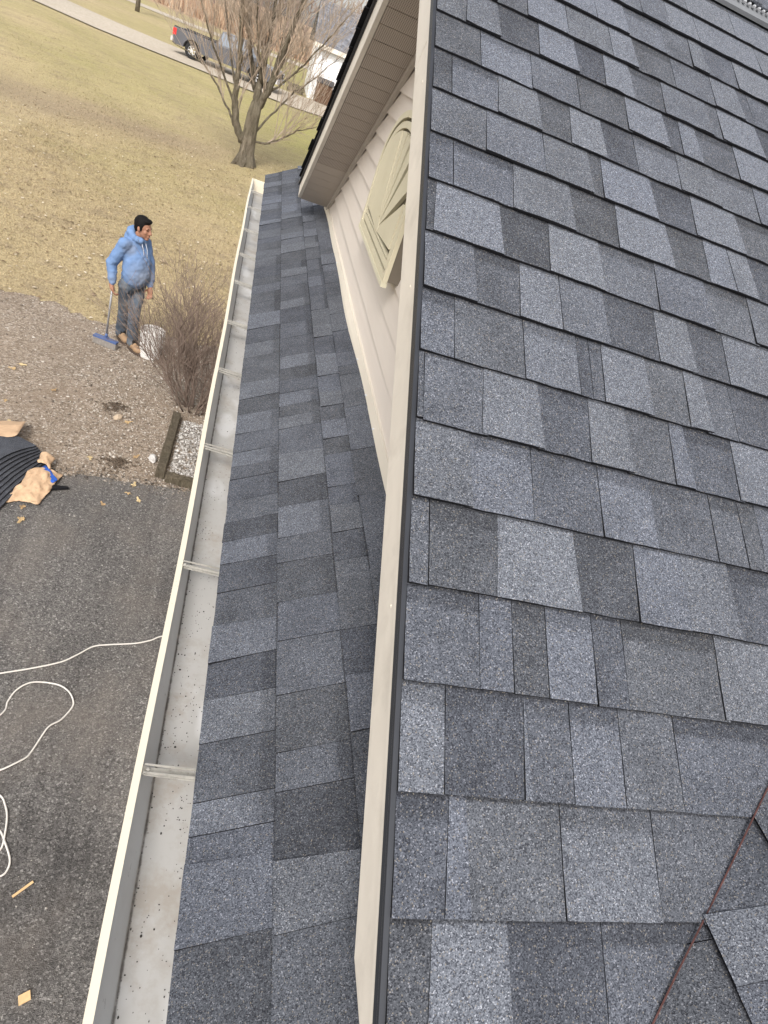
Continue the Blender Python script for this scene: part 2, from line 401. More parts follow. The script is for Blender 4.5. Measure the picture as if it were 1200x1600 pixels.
lane('concrete_lane', [(-60, 55), (-12.3, 43.4), (-9.2, 41.9), (-6.6, 41.4), (-4.3, 41.2), (-1.6, 40.6), (1.1, 40.6), (3.2, 41.5), (12, 44)],
     [(-60, 62), (-13, 50.6), (-9.2, 48.6), (-6.3, 47.9), (-3.6, 47.6), (-.3, 47.6), (1.0, 47.6), (3.2, 48.6), (12, 50)], CONC, .05)
lane('far_road', [(-70, 84), (-13.4, 72.8), (-8.2, 72.5), (1.3, 78), (4.0, 80), (40, 90)], [(-70, 90), (-13.5, 77), (-8.3, 77), (1.3, 84), (4.1, 86), (40, 97)], CONC, .03)

# ------------------------------------------------------------------ the house
P_, Q_ = 0.53307454, 0.5223262
cp, sp, tp = math.cos(P_), math.sin(P_), math.tan(P_)
cq, sq, tq = math.cos(Q_), math.sin(Q_), math.tan(Q_)
EX, EZ, EXP = -.2063, -.7535, .143
SR = 2.0; YR, ZR = SR * cp, SR * sp
XW = .236; U6 = .5105
def F_near(a, s, h): return (a, s * cp - h * sp, s * sp + h * cp)
def F_far(a, s, h): return (a, 2 * YR - (s * cp - h * sp), s * sp + h * cp)
def F_main(a, s, h): return (EX + s * cq - h * sq, a, EZ + s * sq + h * cq)
def xv(s): return EX + (s * sp - EZ) / tq          # valley, near-slope coordinates
def yv(u): return (EZ + u * sq) / tp               # valley, main-roof coordinates

house = empty('house', (2.0, 1.7, GZ0))
tag(house, 'beige sided house with dark grey shingle roof and street-side gable in the foreground', 'house')
def hpart(mb, name, mats, parent=None, smooth=False, **k):
    o = mb.build(name, mats, parent or house, smooth=smooth, **k)
    if (parent or house) is house: o.matrix_parent_inverse = Matrix.Translation((-2.0, -1.7, -GZ0))
    return o

def clip(poly, keep):
    """keep(p) -> signed value, >=0 stays"""
    out = []
    for i, p in enumerate(poly):
        q = poly[(i + 1) % len(poly)]
        a, b_ = keep(p), keep(q)
        if a >= 0: out.append(p)
        if (a >= 0) != (b_ >= 0):
            t = a / (a - b_); out.append((p[0] + (q[0] - p[0]) * t, p[1] + (q[1] - p[1]) * t))
    return out
def shingle(parent, F, a0, a1, b0, b1, s0, s1, hb, ht, th, tone, band, keep=None, jit=.0007, exp=EXP):
    n = max(2, int((a1 - a0) / .028))
    bot = [(a0 + (a1 - a0) * i / n, s0 + random.uniform(-jit, jit)) for i in range(n + 1)]
    k = 3
    rgt = [(a1 + (b1 - a1) * i / k + random.uniform(-jit, jit) * .7, s0 + (s1 - s0) * i / k) for i in range(1, k)]
    lft = [(b0 + (a0 - b0) * i / k + random.uniform(-jit, jit) * .7, s1 + (s0 - s1) * i / k) for i in range(1, k)]
    poly = bot + rgt + [(b1, s1), (b0, s1)] + lft
    if keep: poly = clip(poly, keep)
    if len(poly) < 3: return None
    ar = 0
    for i in range(len(poly)): ar += poly[i][0] * poly[(i + 1) % len(poly)][1] - poly[(i + 1) % len(poly)][0] * poly[i][1]
    if abs(ar) < 2e-4: return None
    N_ = len(poly)
    def hh(s): return hb + (ht - hb) * (s - s0) / (s1 - s0)
    warp = [random.gauss(0, .0006) for _ in poly]
    vs = [F(a, s, hh(s) + (w if s < s0 + .01 else 0)) for (a, s), w in zip(poly, warp)] + [F(a, s, hh(s) - th) for a, s in poly]
    fs = [tuple(range(N_)), tuple(range(2 * N_ - 1, N_ - 1, -1))] + [(i, N_ + i, N_ + (i + 1) % N_, (i + 1) % N_) for i in range(N_)]
    if F is not F_near: fs = [tuple(reversed(f)) for f in fs]
    me = bpy.data.meshes.new('shingle'); me.from_pydata(vs, [], fs)
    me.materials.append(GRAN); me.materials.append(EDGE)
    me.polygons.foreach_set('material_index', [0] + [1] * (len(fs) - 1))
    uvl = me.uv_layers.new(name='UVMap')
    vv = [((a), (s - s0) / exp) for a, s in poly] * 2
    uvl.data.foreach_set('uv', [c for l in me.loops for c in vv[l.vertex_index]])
    me.update()
    o = bpy.data.objects.new('shingle', me); reg(o, parent)
    o.matrix_parent_inverse = Matrix.Identity(4)
    o.color = (max(0, min(1, tone / 3.0)), band, random.random(), 1)
    return o
def course(parent, F, s0, exp, edges, keep=None):
    """edges: list of (a_left, a_right, tone, flag)"""
    prev = None
    E_ = [list(e) for e in edges]
    for i, (a0, a1, tone, fl) in enumerate(E_):
        proud = tone >= 1.7 and 't' not in fl
        def other(j):
            if j < 0 or j >= len(E_): return None
            return E_[j][2] >= 1.7 and 't' not in E_[j][3]
        l, r = other(i - 1), other(i + 1)
        fl_ = .007 * exp / EXP
        b0, b1, c0, c1 = a0, a1, a0, a1
        if proud:
            if l is False: b0 = a0 + fl_
            elif l: c0 += .0007; b0 += .0007
            if r is False: b1 = a1 - fl_
            elif r: c1 -= .0007; b1 -= .0007
        else:
            if l: c0 = a0 - .012; b0 = a0 - .012
            elif l is False: c0 += .0007; b0 += .0007
            if r: c1 = a1 + .012; b1 = a1 + .012
            elif r is False: c1 -= .0007; b1 -= .0007
        hb, th = (.0112, .0060) if proud else (.0080, .0054)
        hb += random.gauss(0, .0005)
        band = .6 if 't' in fl else (.2 if tone < 1.2 else 0)
        if not proud: b0 -= 0; b1 += 0
        shingle(parent, F, c0, c1, b0, b1, s0 + random.gauss(0, .0008), s0 + exp + .032, hb, .0012 if proud else .0004, th, tone, band, keep, exp=exp)

NEAR={
 13:[(0.946,2.4,''),(1.121,3,''),(1.32,2.7,'')],
 12:[(0.834,2,''),(1.027,3,''),(1.312,3,'')],
 11:[(0.645,2.4,''),(0.747,2,''),(0.858,3,''),(1.104,3,''),(1.302,2.6,'')],
 10:[(0.476,3,''),(0.584,3,''),(0.716,2,'t'),(0.811,1.5,''),(0.87,2.2,''),(0.982,1.2,''),(1.144,3,''),(1.263,2,'')],
 9:[(0.163,2,''),(0.251,1,''),(0.376,3,''),(0.516,2,''),(0.6,3,''),(0.729,1,'t'),(0.868,1.5,''),(0.977,2.5,''),(1.013,1,''),(1.173,1.2,'')],
 8:[(0.076,1.5,''),(0.171,2,''),(0.28,0.5,''),(0.398,3,''),(0.48,0.5,''),(0.573,3,''),(0.671,1,'t'),(0.835,2,''),(0.867,1.2,''),(1.02,3,''),(1.161,0.2,'')],
 7:[(0.118,1,''),(0.257,2.5,'t'),(0.393,1.5,''),(0.535,0.9,''),(0.666,3,''),(0.709,0.5,''),(0.775,2.5,''),(0.899,1,'t'),(1.099,3,'')],
 6:[(0.045,0.6,''),(0.16,2,'t'),(0.276,2.2,''),(0.357,0.7,''),(0.458,3,''),(0.55,0.5,''),(0.679,2,'t'),(0.811,2,''),(0.939,2,'t'),(1.108,2,'')],
 5:[(0.129,1.5,''),(0.28,2,''),(0.408,1.8,''),(0.435,0.5,''),(0.589,3,''),(0.704,0.5,''),(0.859,3,''),(1.048,1.2,'t')],
 4:[(0.055,1,''),(0.194,1.5,'t'),(0.349,2,''),(0.463,0.3,''),(0.618,3,''),(0.72,0.5,''),(0.8,2.7,''),(0.869,2.8,''),(1.031,0.7,'')],
 3:[(0.014,0.3,''),(0.169,3,''),(0.277,0.2,''),(0.414,3,''),(0.555,1.9,'t'),(0.708,1.7,''),(0.828,1.6,'t'),(0.992,1.8,'')],
 2:[(0.11,1.8,''),(0.203,0.8,'t'),(0.3,2.7,''),(0.413,1.8,''),(0.536,0.6,''),(0.635,2.5,''),(0.723,0.8,''),(0.896,2.3,'')],
 1:[(0.066,1.6,'t'),(0.212,1.3,''),(0.333,2.4,'t'),(0.362,0.5,''),(0.387,0.9,''),(0.503,2.7,''),(0.593,1.5,''),(0.651,2.5,''),(0.719,1.3,''),(0.897,0.8,'')],
 0:[(0.011,1,''),(0.121,1.5,''),(0.245,2.5,''),(0.344,0.8,''),(0.439,2.2,''),(0.535,1.3,''),(0.581,2.2,''),(0.693,1,'t'),(0.877,2.7,'')],
 -1:[(0.104,2,''),(0.22,2.2,'t'),(0.359,1,''),(0.476,2.1,'t'),(0.615,1,''),(0.687,1.2,'t'),(0.731,0.8,''),(0.889,1.5,'')],
 -2:[(0.031,1.2,''),(0.147,0.8,'t'),(0.303,2.9,''),(0.417,0.4,''),(0.525,1.9,''),(0.639,2,''),(0.864,0.8,'t')],
 -3:[(0.119,1.3,'t'),(0.176,1.6,''),(0.236,0.6,''),(0.323,2.6,'t'),(0.382,0.8,''),(0.571,1.2,'t'),(0.868,2.3,'')],
 -4:[(0.066,2.7,'t'),(0.188,0.5,''),(0.2,2.5,''),(0.272,1,''),(0.361,2.0,'t'),(0.467,1.4,''),(0.823,1.3,'t')],
 -5:[(0.07,0.8,'t'),(0.106,2,''),(0.248,1.5,''),(0.406,2.4,'t'),(0.778,1.2,'')],
 -6:[(0.05,0.4,''),(0.166,2.7,''),(0.306,0.4,''),(0.732,1.4,'t')],
 -7:[(0.117,1.2,''),(0.249,2.4,''),(0.687,0.6,'')],
}
C0=[(1.896,0.9),(1.744,2),(1.494,1.2),(1.352,2.2),(1.23,0.9),(1.091,2.4),(0.967,1.4),(0.881,2.3),(0.806,1),(0.689,1.1),(0.585,1.5),(0.498,0.5),(0.401,2.1),(0.293,0.8),(0.177,1.1),(0.062,2.2),(-0.037,0.5),(-0.144,2.4),(-0.269,0.8),(-0.333,2.4),(-0.381,1.3),(-0.512,1.9)]
C1=[(1.667,1),(1.547,2.5),(1.441,0.7),(1.33,1.2),(1.227,2.0),(1.145,1.0),(1.058,2.0),(0.891,1.5),(0.732,2.5),(0.603,0.6),(0.459,2.5),(0.355,1.4),(0.211,0.8),(0.085,1.6),(-0.065,1.6),(-0.201,1),(-0.283,1.8),(-0.408,0.2),(-0.521,1.9)]
C2=[(1.262,1.6),(1.151,2.0),(1.047,1),(0.926,2.3),(0.83,0.8),(0.648,1.6),(0.552,0.9),(0.429,1.9),(0.316,0.9),(0.078,1.5),(-0.054,0.6),(-0.192,2)]
C3=[(1.453,1.5),(1.372,1.1),(1.109,1.6),(0.823,1.8),(0.576,1.0),(0.258,1.5)]
# -- near slope of the gable roof
mb = MB(); mb.prism([(0, -1.249), (2.87, SR), (0, SR)], lambda p, t: F_near(p[0], p[1], t), -.02, 0)
near_roof = hpart(mb, 'gable_roof_slope', [EDGE]); tag(near_roof, 'near gable roof slope of dark grey laminated shingles')
NEAR[13] = [(.946, 2.4, ''), (1.121, 3, ''), (1.32, 2.7, '')]
for k in range(-8, 13):
    L_ = list(NEAR.get(k, [(.15, 1, ''), (.4, 2.2, '')]))
    a = 0.0; ed = []
    for x, t, fl in L_:
        ed.append((a, x, t, fl)); a = x
    while a < 1.9:
        w = random.uniform(.07, .17); ed.append((a, a + w, random.choice([.5, 1, 1.5, 2.2, 2.8, 3]), random.choice(['', '', 't']))); a += w
    course(near_roof, F_near, k * EXP, EXP, ed, keep=lambda p_: xv(p_[1]) + .004 - p_[0])
# -- far slope (only its edge and underside show)
mb = MB(); mb.prism([(0, -.72), (2.4, SR), (0, SR)], lambda p, t: F_far(p[0], p[1], t), -.02, 0)
far_roof = hpart(mb, 'far_roof_slope', [EDGE])
for k in range(-5, 14):
    a = -.028 + random.uniform(-.008, .008); ed = []
    for w in (.45, .5, .5):
        ed.append((a, a + w, random.choice([.8, 1.5, 2.5]), '')); a += w
    course(far_roof, F_far, k * EXP, EXP, ed, keep=lambda p_: xv(p_[1]) - p_[0])
# -- main roof (its eave strip runs along the gutter)
mb = MB(); mb.prism([(-3.2, 0.004), (5.93, 0.004), (5.93, 3.0), (-3.2, 3.0)], lambda p, t: F_main(p[0], p[1], t), -.025, 0)
main_roof = hpart(mb, 'main_roof_slope', [EDGE]); tag(main_roof, 'main roof slope with a narrow eave strip of shingles beside the gutter')
def strip_course(u0, exp, data, last, far_end, near_end, keep=None, wob=0):
    ed = []
    ys_ = [d[0] for d in data]; ts_ = [d[1] for d in data] + [last]
    y = ys_[0] + random.uniform(.12, .2)
    # far, untraced part
    yy = [y]
    tn = [ts_[0]]
    far = []
    while y < far_end - .05:
        w = random.uniform(.10, .24); y2 = min(y + w, far_end)
        far.append((y, y2, random.choice([.7, 1, 1.3, 1.6, 2.1, 2.4]), random.choice(['', '', 't']))); y = y2
    ed = []
    # near part, from camera outward (increasing y)
    bounds = [near_end] + ys_[::-1] + [yy[0]]
    tones = ts_[::-1]
    for i in range(len(bounds) - 1):
        t = tones[i]; ed.append((bounds[i], bounds[i + 1], t, 't' if (t > 1.7 and random.random() < .45) else ''))
    # split the untraced run next to the camera
    a0, a1, t, fl = ed[0]
    if a1 - a0 > .4:
        cut = []; y = a1
        while y > a0 + .05:
            w = random.uniform(.12, .25); cut.append((max(a0, y - w), y, t if not cut else random.choice([.7, 1.4, 2.2]), '')); y -= w
        ed = cut[::-1] + ed[1:]
    ed += far
    course(main_roof, F_main, u0, exp, ed, keep)
strip_course(0.0, .1603, C0, .8, 5.95, -2.0)
strip_course(.1603, .1507, C1, 1.3, 5.95, -2.0)
strip_course(.311, .0858, C2, .8, 5.95, -2.0)
strip_course(.3968, .1092, C3, 1.2, 5.95, -2.0)
MR = {0: [(-.56, 1.0), (-.70, 1.4), (-.83, 2.6), (-1.0, .8)], 1: [(-.47, 1.2), (-.64, 1.0), (-.74, 1.1), (-.9, 2.4)],
      2: [(-.45, 1.0), (-.612, 1.0), (-.70, 2.4), (-.80, 1.5), (-.95, 2.0)], 3: [(-.44, 1.2), (-.55, 1.6), (-.66, 1.5), (-.8, 2.3)], 4: [(-.3, 2.0), (-.5, 1.4), (-.7, 2.2)]}
for i in range(8):
    u0 = .506 + .143 * i
    y = yv(u0 + .143) + .05; ed = []
    for y2, t in MR.get(i, []):
        if y2 < y: ed.append((y2, y, t, '' if t > 1.7 else ('t' if t == 1.2 else ''))); y = y2
    while y > -2.0:
        w = random.uniform(.1, .2); ed.append((y - w, y, random.choice([.6, 1.2, 1.9, 2.5]), '')); y -= w
    course(main_roof, F_main, u0, .143, ed[::-1], keep=lambda p_: yv(p_[1]) + .012 - p_[0])
# chalk line left in the valley
CHALK = plain('red_chalk', (.085, .042, .038), .95, .5, 60, .1)
mb = MB(); pts = []
for i in range(30):
    s = -1.15 + i * .075; x, y, z = F_near(xv(s), s, .0105)
    pts.append((x + random.uniform(-.0008, .0008), y + random.uniform(-.0008, .0008), z))
mb.tube(pts, [.0013] * len(pts), 5); hpart(mb, 'chalk_line', [CHALK])

# -- ridge vent and cap shingles
mb = MB()
mb.prism([(-.01, 0), (2.6, 0), (2.6, 1), (-.01, 1)], lambda p, t: F_near(p[0], 1.872 + p[1] * .125, .009 + .012 * t + .006 * p[1]), 0, 1)
mb.prism([(-.01, 0), (2.6, 0), (2.6, 1), (-.01, 1)], lambda p, t: F_far(p[0], 1.872 + p[1] * .125, .009 + .012 * t + .006 * p[1]), 0, 1)
rv = hpart(mb, 'ridge_vent', [plain('vent_plastic', (.16, .165, .175), .5, .15, 10)])
mb = MB()
for i in range(130):
    x = i * .02
    c = F_near(x, 1.905, .031); mb.ell(c, (.0055, .010, .006), nu=6, nv=4)
tag(hpart(mb, 'vent_louvre', [plain('vent_louvre_white', (.34, .345, .36), .5)], rv), kind='stuff')
for i in range(18):
    a = .0 + i * .143
    mb = MB()
    mb.prism([(a - .16, 0), (a + .01, 0), (a + .01, 1), (a - .16, 1)], lambda p, t: F_near(p[0], 1.925 + p[1] * .075, .028 + (.006 if p[0] > a - .1 else 0) * 1.0 + .006 * t), 0, 1)
    mb.prism([(a - .16, 0), (a + .01, 0), (a + .01, 1), (a - .16, 1)], lambda p, t: F_far(p[0], 1.925 + p[1] * .075, .028 + (.006 if p[0] > a - .1 else 0) * 1.0 + .006 * t), 0, 1)
    o = hpart(mb, 'cap_shingle', [GRAN], rv); o.color = (random.choice([.3, .5, .7]), 0, random.random(), 1)

# -- near rake board, drip edge
def rake_poly():
    top, bot = -.006, -.109
    P = []
    zc = -.489
    # in (y, z): upper edge from foot to ridge, lower edge back, level foot cut
    def yz(s, h): return (s * cp - h * sp, s * sp + h * cp)
    s_top = (zc - top * cp) / sp; s_bot = (zc - bot * cp) / sp
    return [yz(s_top, top), yz(s_bot, bot), (YR, (YR * tp) + bot / cp), (YR, YR * tp + top / cp)]
rp = rake_poly()
mb = MB(); mb.prism(rp, lambda p, t: (t, p[0], p[1]), -.005, .012)
rake = hpart(mb, 'rake_board', [CREAM2])
for h0, h1, x0 in ((-.008, -.031, -.0072),):
    mb = MB()
    ss = [-.86, 2.0] if h0 > -.05 else [-.765, 2.0]
    mb.prism([(ss[0], h1), (ss[1], h1), (ss[1], h0), (ss[0], h0)], lambda p, t: (t, p[0] * cp - p[1] * sp, p[0] * sp + p[1] * cp), x0, -.0048)
    hpart(mb, 'trim_fold', [CREAM2], rake)
for q, s_n in enumerate((-.31, .33, .95, 1.55)):
    mb = MB(); y_, z_ = s_n * cp + .05 * sp, s_n * sp - .05 * cp; mb.ell((-.0052, y_, z_), (.0012, .0032, .0032), nu=8, nv=5); hpart(mb, 'nail_head', [CREAM], rake)
mb = MB(); mb.prism([(1.08, -.1092), (2.0, -.1092), (2.0, -.0325), (1.08, -.0325)], lambda p, t: (t, p[0] * cp - p[1] * sp, p[0] * sp + p[1] * cp), -.0058, -.0045); hpart(mb, 'lapped_sheet', [CREAM2], rake)
mb = MB(); mb.prism([(-1.2, -.0055), (2.0, -.0055), (2.0, .0012), (-1.2, .0012)], lambda p, t: F_near(t, p[0], p[1]), -.0078, .004)
mb.prism([(-1.2, -.018), (2.0, -.018), (2.0, -.0055), (-1.2, -.0055)], lambda p, t: F_near(t, p[0], p[1]), -.0080, -.0079)
hpart(mb, 'drip_edge', [SLATE])
# -- far rake: fascia, drip edge, soffit panels, trim
def far_yz(s, h): y, z = s * cp - h * sp, s * sp + h * cp; return (2 * YR - y, z)
SF0 = -.80
mb = MB(); mb.prism([far_yz(SF0, -.006), far_yz(SF0 + .06, -.125), far_yz(SR + .07, -.125), far_yz(SR, -.006)], lambda p, t: (t, p[0], p[1]), .0, .02)
fr = hpart(mb, 'far_rake_board', [CREAM2])
mb = MB(); mb.prism([(SF0, -.02), (SR, -.02), (SR, .0), (SF0, .0)], lambda p, t: F_far(t, p[0], p[1]), -.012, -.002)
hpart(mb, 'far_drip_edge', [BLACKM])
n_ = 26; sw = (SR + .07 - SF0 - .05) / n_
soff = MB(); soff.prism([(SF0 + .05, -.119), (SR + .06, -.119), (SR + .06, -.112), (SF0 + .05, -.112)], lambda p, t: F_far(t, p[0], p[1]), .021, XW)
soff = hpart(soff, 'soffit', [SOFP])
for i in range(n_):
    s0 = SF0 + .05 + i * sw
    mb = MB(); mb.prism([(s0 + .004, -.126), (s0 + sw - .004, -.1235), (s0 + sw - .004, -.1195), (s0 + .004, -.1195)], lambda p, t: F_far(t, p[0], p[1]), .022, XW - .012)
    o = hpart(mb, 'soffit_panel', [SOFV if i >= 6 else SOFP], soff)
mb = MB(); mb.prism([(SF0 + .05, -.15), (SR + .08, -.15), (SR + .08, -.122), (SF0 + .05, -.122)], lambda p, t: F_far(t, p[0], p[1]), XW - .030, XW - .012)
hpart(mb, 'soffit_trim', [plain('trim_taupe', (.43, .385, .335), .5, .08, 4)], soff)
# fascia end return at the foot of the far rake
mb = MB(); mb.prism([far_yz(SF0 - .004, -.008), far_yz(SF0 + .05, -.12), far_yz(SF0 + .062, -.12), far_yz(SF0 + .012, -.008)], lambda p, t: (t, p[0], p[1]), .021, XW)
hpart(mb, 'eave_return', [SOFP])
# near soffit (hidden from the photograph's side, closes the overhang)
mb = MB(); mb.prism([(-.72, -.124), (SR + .06, -.124), (SR + .06, -.112), (-.72, -.112)], lambda p, t: F_near(t, p[0], p[1]), .0125, XW)
hpart(mb, 'near_soffit', [SOFP])

# -- gable wall: sheathing and each siding board
ZB = -.499
def yn(z): return (z + .15) / tp
mb = MB(); zt = ZR - .16
mb.prism([(yn(ZB) , ZB - .02), (2 * YR - yn(ZB), ZB - .02), (YR, zt)], lambda p, t: (t, p[0], p[1]), XW + .001, XW + .03)
gw = hpart(mb, 'gable_wall', [SIDING])
z = ZB + .012; i = 0
while z < zt - .04:
    z1 = min(z + .1065, zt - .012)
    ya, yb_, yc, yd = yn(z) , 2 * YR - yn(z), 2 * YR - yn(z1), yn(z1)
    mb = MB(); w = .0015 * math.sin(i * 2.1)
    n = 14; vs = []; 
    for k in range(n + 1):
        f = k / n; e = random.gauss(0, .0008)
        y0, y1 = ya + (yb_ - ya) * f, yd + (yc - yd) * f
        vs += [(XW, y0, z), (XW - .0165 + e, y0, z), (XW - .0155 + e, y0, z + .006), (XW - .0015, y1, z1 + .004), (XW + .0005, y1, z1 + .004)]
    fs = []
    for k in range(n):
        for q in range(4): fs.append((k * 5 + q, (k + 1) * 5 + q, (k + 1) * 5 + q + 1, k * 5 + q + 1))
    fs += [(0, 1, 2, 3, 4), tuple(n * 5 + q for q in (4, 3, 2, 1, 0))]
    mb.add(vs, fs); hpart(mb, 'siding_board', [SIDING], gw); z += .1065; i += 1
# bottom trim channel against the shingles, slightly wavy
mb = MB(); n = 60; vs = []
for k in range(n + 1):
    y = -.55 + (4.13 + .55) * k / n; w = .004 * math.sin(y * 2.3) + .0025 * math.sin(y * 5.1 + 1)
    vs += [(XW - .036 + w, y, ZB - .022), (XW - .032 + w, y, ZB - .004), (XW - .024 + w * .4, y, ZB + .022), (XW + .0, y, ZB + .022), (XW, y, ZB - .03)]
mb.add(vs, [(k * 5 + q, (k + 1) * 5 + q, (k + 1) * 5 + (q + 1) % 5, k * 5 + (q + 1) % 5) for k in range(n) for q in range(5)])
hpart(mb, 'wall_base_trim', [CREAM], gw)
# -- sunburst gable ornament
VC, VB, VW, VS, VH = 1.75, -.15, .415, .095, .245
def arch(k_, ins=0.0, n=28):
    w, h, b0 = VW - ins, VH - ins, VB + ins
    pts = [(VC - w, b0), (VC + w, b0)]
    for i in range(n + 1):
        a = PI * i / n; pts.append((VC + w * math.cos(a), VS + h * math.sin(a)))
    return pts
XF = .178
mb = MB(); mb.prism(arch(0), lambda p, t: (t, p[0], p[1]), XF, XW)
orn = hpart(mb, 'sunburst_ornament', [plain('taupe_box_paint', (.16, .135, .105), .6, .08, 5)]); tag(orn, 'faded yellow arched sunburst panel on the gable wall')
def ring(ins0, ins1, x0, x1, name):
    o_, i_ = arch(0, ins0), arch(0, ins1); n = len(o_); mb = MB()
    vs = [(x0, *p) for p in o_] + [(x0, *p) for p in i_] + [(x1, *p) for p in o_] + [(x1, *p) for p in i_]
    fs = []
    for i in range(n):
        j = (i + 1) % n
        fs += [(i, j, n + j, n + i), (i, 2 * n + i, 2 * n + j, j), (n + i, n + j, 3 * n + j, 3 * n + i)]
    mb.add(vs, fs); return hpart(mb, name, [VENTY], orn)
ring(-.004, .020, XF - .013, XF + .004, 'outer_moulding'); ring(.032, .056, XF - .011, XF - .0005, 'inner_moulding')
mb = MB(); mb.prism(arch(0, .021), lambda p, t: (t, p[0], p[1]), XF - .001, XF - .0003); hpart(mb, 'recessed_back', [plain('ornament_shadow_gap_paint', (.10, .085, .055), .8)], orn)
HUBY, HUBZ = VC, VB + .075
RB_ = [0, .44, .535, .63, .725, .84, 1.0]
for i in range(6):
    a0 = PI * RB_[i]; a1 = PI * RB_[i + 1]
    def edge(a, gap):
        # ray to the inset arch
        c, s_ = math.cos(a), math.sin(a); t = 0
        w, h = VW - .066, VH - .066
        lo, hi = 0, 1
        for _ in range(30):
            md = (lo + hi) / 2; y_, z_ = HUBY + c * md - VC, HUBZ + s_ * md - VS
            inside = abs(y_) < w and (z_ < 0 or (y_ / w) ** 2 + (z_ / h) ** 2 < 1)
            lo, hi = (md, hi) if inside else (lo, md)
        return (HUBY + c * lo - s_ * gap, HUBZ + s_ * lo + c * gap)
    poly = [(HUBY + .05 * math.cos(a0 + .02), HUBZ + .05 * math.sin(a0 + .02))]
    nq = 16 if i == 0 else 4
    for q in range(nq + 1): poly.append(edge(a0 + .05 + (a1 - a0 - .10) * q / nq, 0))
    poly.append((HUBY + .05 * math.cos(a1 - .02), HUBZ + .05 * math.sin(a1 - .02)))
    mb = MB(); mb.prism(poly, lambda p, t: (t, p[0], p[1]), XF - .015, XF - .0012); hpart(mb, 'sunburst_ray', [VENTY], orn)
mb = MB(); mb.prism([(HUBY + .046 * math.cos(PI * q / 10), HUBZ + .046 * math.sin(PI * q / 10)) for q in range(11)], lambda p, t: (t, p[0], p[1]), XF - .016, XF - .0012)
hpart(mb, 'sunburst_hub', [VENTY], orn)
mb = MB(); mb.prism([(VC - VW + .062, VB + .062), (VC + VW - .062, VB + .062), (VC + VW - .062, HUBZ - .004), (VC - VW + .062, HUBZ - .004)], lambda p, t: (t, p[0], p[1]), XF - .012, XF - .0012)
hpart(mb, 'sunburst_base', [VENTY], orn)
mb = MB(); mb.box((XF - .015, VC - VW - .004, VB - .020), (XF + .006, VC + VW + .006, VB - .0045)); hpart(mb, 'ornament_sill', [plain('pale_sill_paint', (.63, .585, .44), .55, .08, 5)], orn)

# -- gutter
GY0, GY1, GT = -2.2, 5.60, -.7545
prof = [(-.3225, -.012), (-.3225, 0), (-.3085, 0), (-.3085, -.007), (-.2805, -.108), (-.190, -.112), (-.186, -.02), (-.183, -.02), (-.186, -.116), (-.284, -.114), (-.318, -.06), (-.3185, -.012)]
n = len(prof); mb = MB(); NS = 40
for k in range(NS + 1):
    y = GY0 + (GY1 - GY0) * k / NS; w = .0035 * math.sin(y * 1.1 + .4) + .002 * math.sin(y * 3.7)
    for x, z in prof: mb.v.append((x + w * (1 if x < -.3 else .0), y, GT + z))
for k in range(NS):
    for i in range(n):
        j = (i + 1) % n; mb.f.append((k * n + i, k * n + j, (k + 1) * n + j, (k + 1) * n + i)); mb.mi.append(1 if i in (0, 1, 9, 10, 11) else 0)
gut = hpart(mb, 'gutter', [GUT, LIP]); tag(gut, 'cream eave gutter with dirty pale inside')
mb = MB(); mb.prism([p for p in prof[1:7]] + [(-.186, 0)], lambda p, t: (p[0], t, GT + p[1] - .001), GY1 - .004, GY1 + .004)
hpart(mb, 'end_cap', [LIP], gut)
for y in (-1.4, -.8, -.199, .396, .998, 1.603, 2.14, 2.735, 3.26, 3.845, 4.52, 5.10):
    mb = MB(); w = .0085
    mb.prism([(-.3082, -.0035), (-.300, -.009), (-.19, -.018), (-.184, -.018), (-.184, -.021), (-.19, -.021), (-.300, -.012), (-.3082, -.009)], lambda p, t: (p[0], t, GT + p[1]), y - w, y + w)
    for e in (-1, 1):
        mb.prism([(-.306, -.002), (-.19, -.0115), (-.19, -.0045), (-.306, .0015)], lambda p, t: (p[0], t, GT + p[1]), y + e * w - .0011, y + e * w + .0011)
    mb.ell((-.298, y, GT - .003), (.004, .004, .002), nu=6, nv=4)
    o = hpart(mb, 'gutter_hanger', [STRAP], gut)
# black granules and grit lying in the gutter
mb = MB()
CL = [(RNG.uniform(-.26, -.2), RNG.uniform(-.8, 3.0)) for _ in range(40)]
for i in range(760):
    y = RNG.uniform(-.9, 3.2) if i % 3 else RNG.uniform(-.7, .6)
    x = RNG.uniform(-.277, -.197) if i % 4 else RNG.normal(-.277, .003)
    if i % 5 == 1:
        cx_, cy_ = CL[i % 40]; x = min(max(RNG.normal(cx_, .012), -.277), -.19); y = RNG.normal(cy_, .035)
    r = abs(RNG.normal(0, .0005)) + .0005
    mb.ell((max(x, -.279), y, GT - .108 - (x + .2805) * .04 + r * .4), (r * RNG.uniform(.8, 1.6), r * RNG.uniform(.8, 1.8), r * .6), nu=5, nv=3)
tag(hpart(mb, 'gutter_grit', [plain('dark_grit', (.035, .03, .027), .9, .4, 50)], gut), kind='stuff')
mb = MB(); mb.box((-.181, GY0, GT - .14), (-.160, 5.62, GT - .026)); hpart(mb, 'fascia_board', [CREAM2])
# sealant dabs on exposed nails
SEAL = plain('pale_sealant', (.55, .56, .58), .4, .1, 20)
for u, y in ((.478, 2.767), (.480, 2.538), (.480, 2.385), (.474, 1.952), (.478, 1.476), (.48, 1.164), (.48, .921)):
    mb = MB(); mb.ell(F_main(y, u, .0095), (.0045, .0065, .0035), nu=8, nv=5); hpart(mb, 'sealant_dab', [SEAL], main_roof)
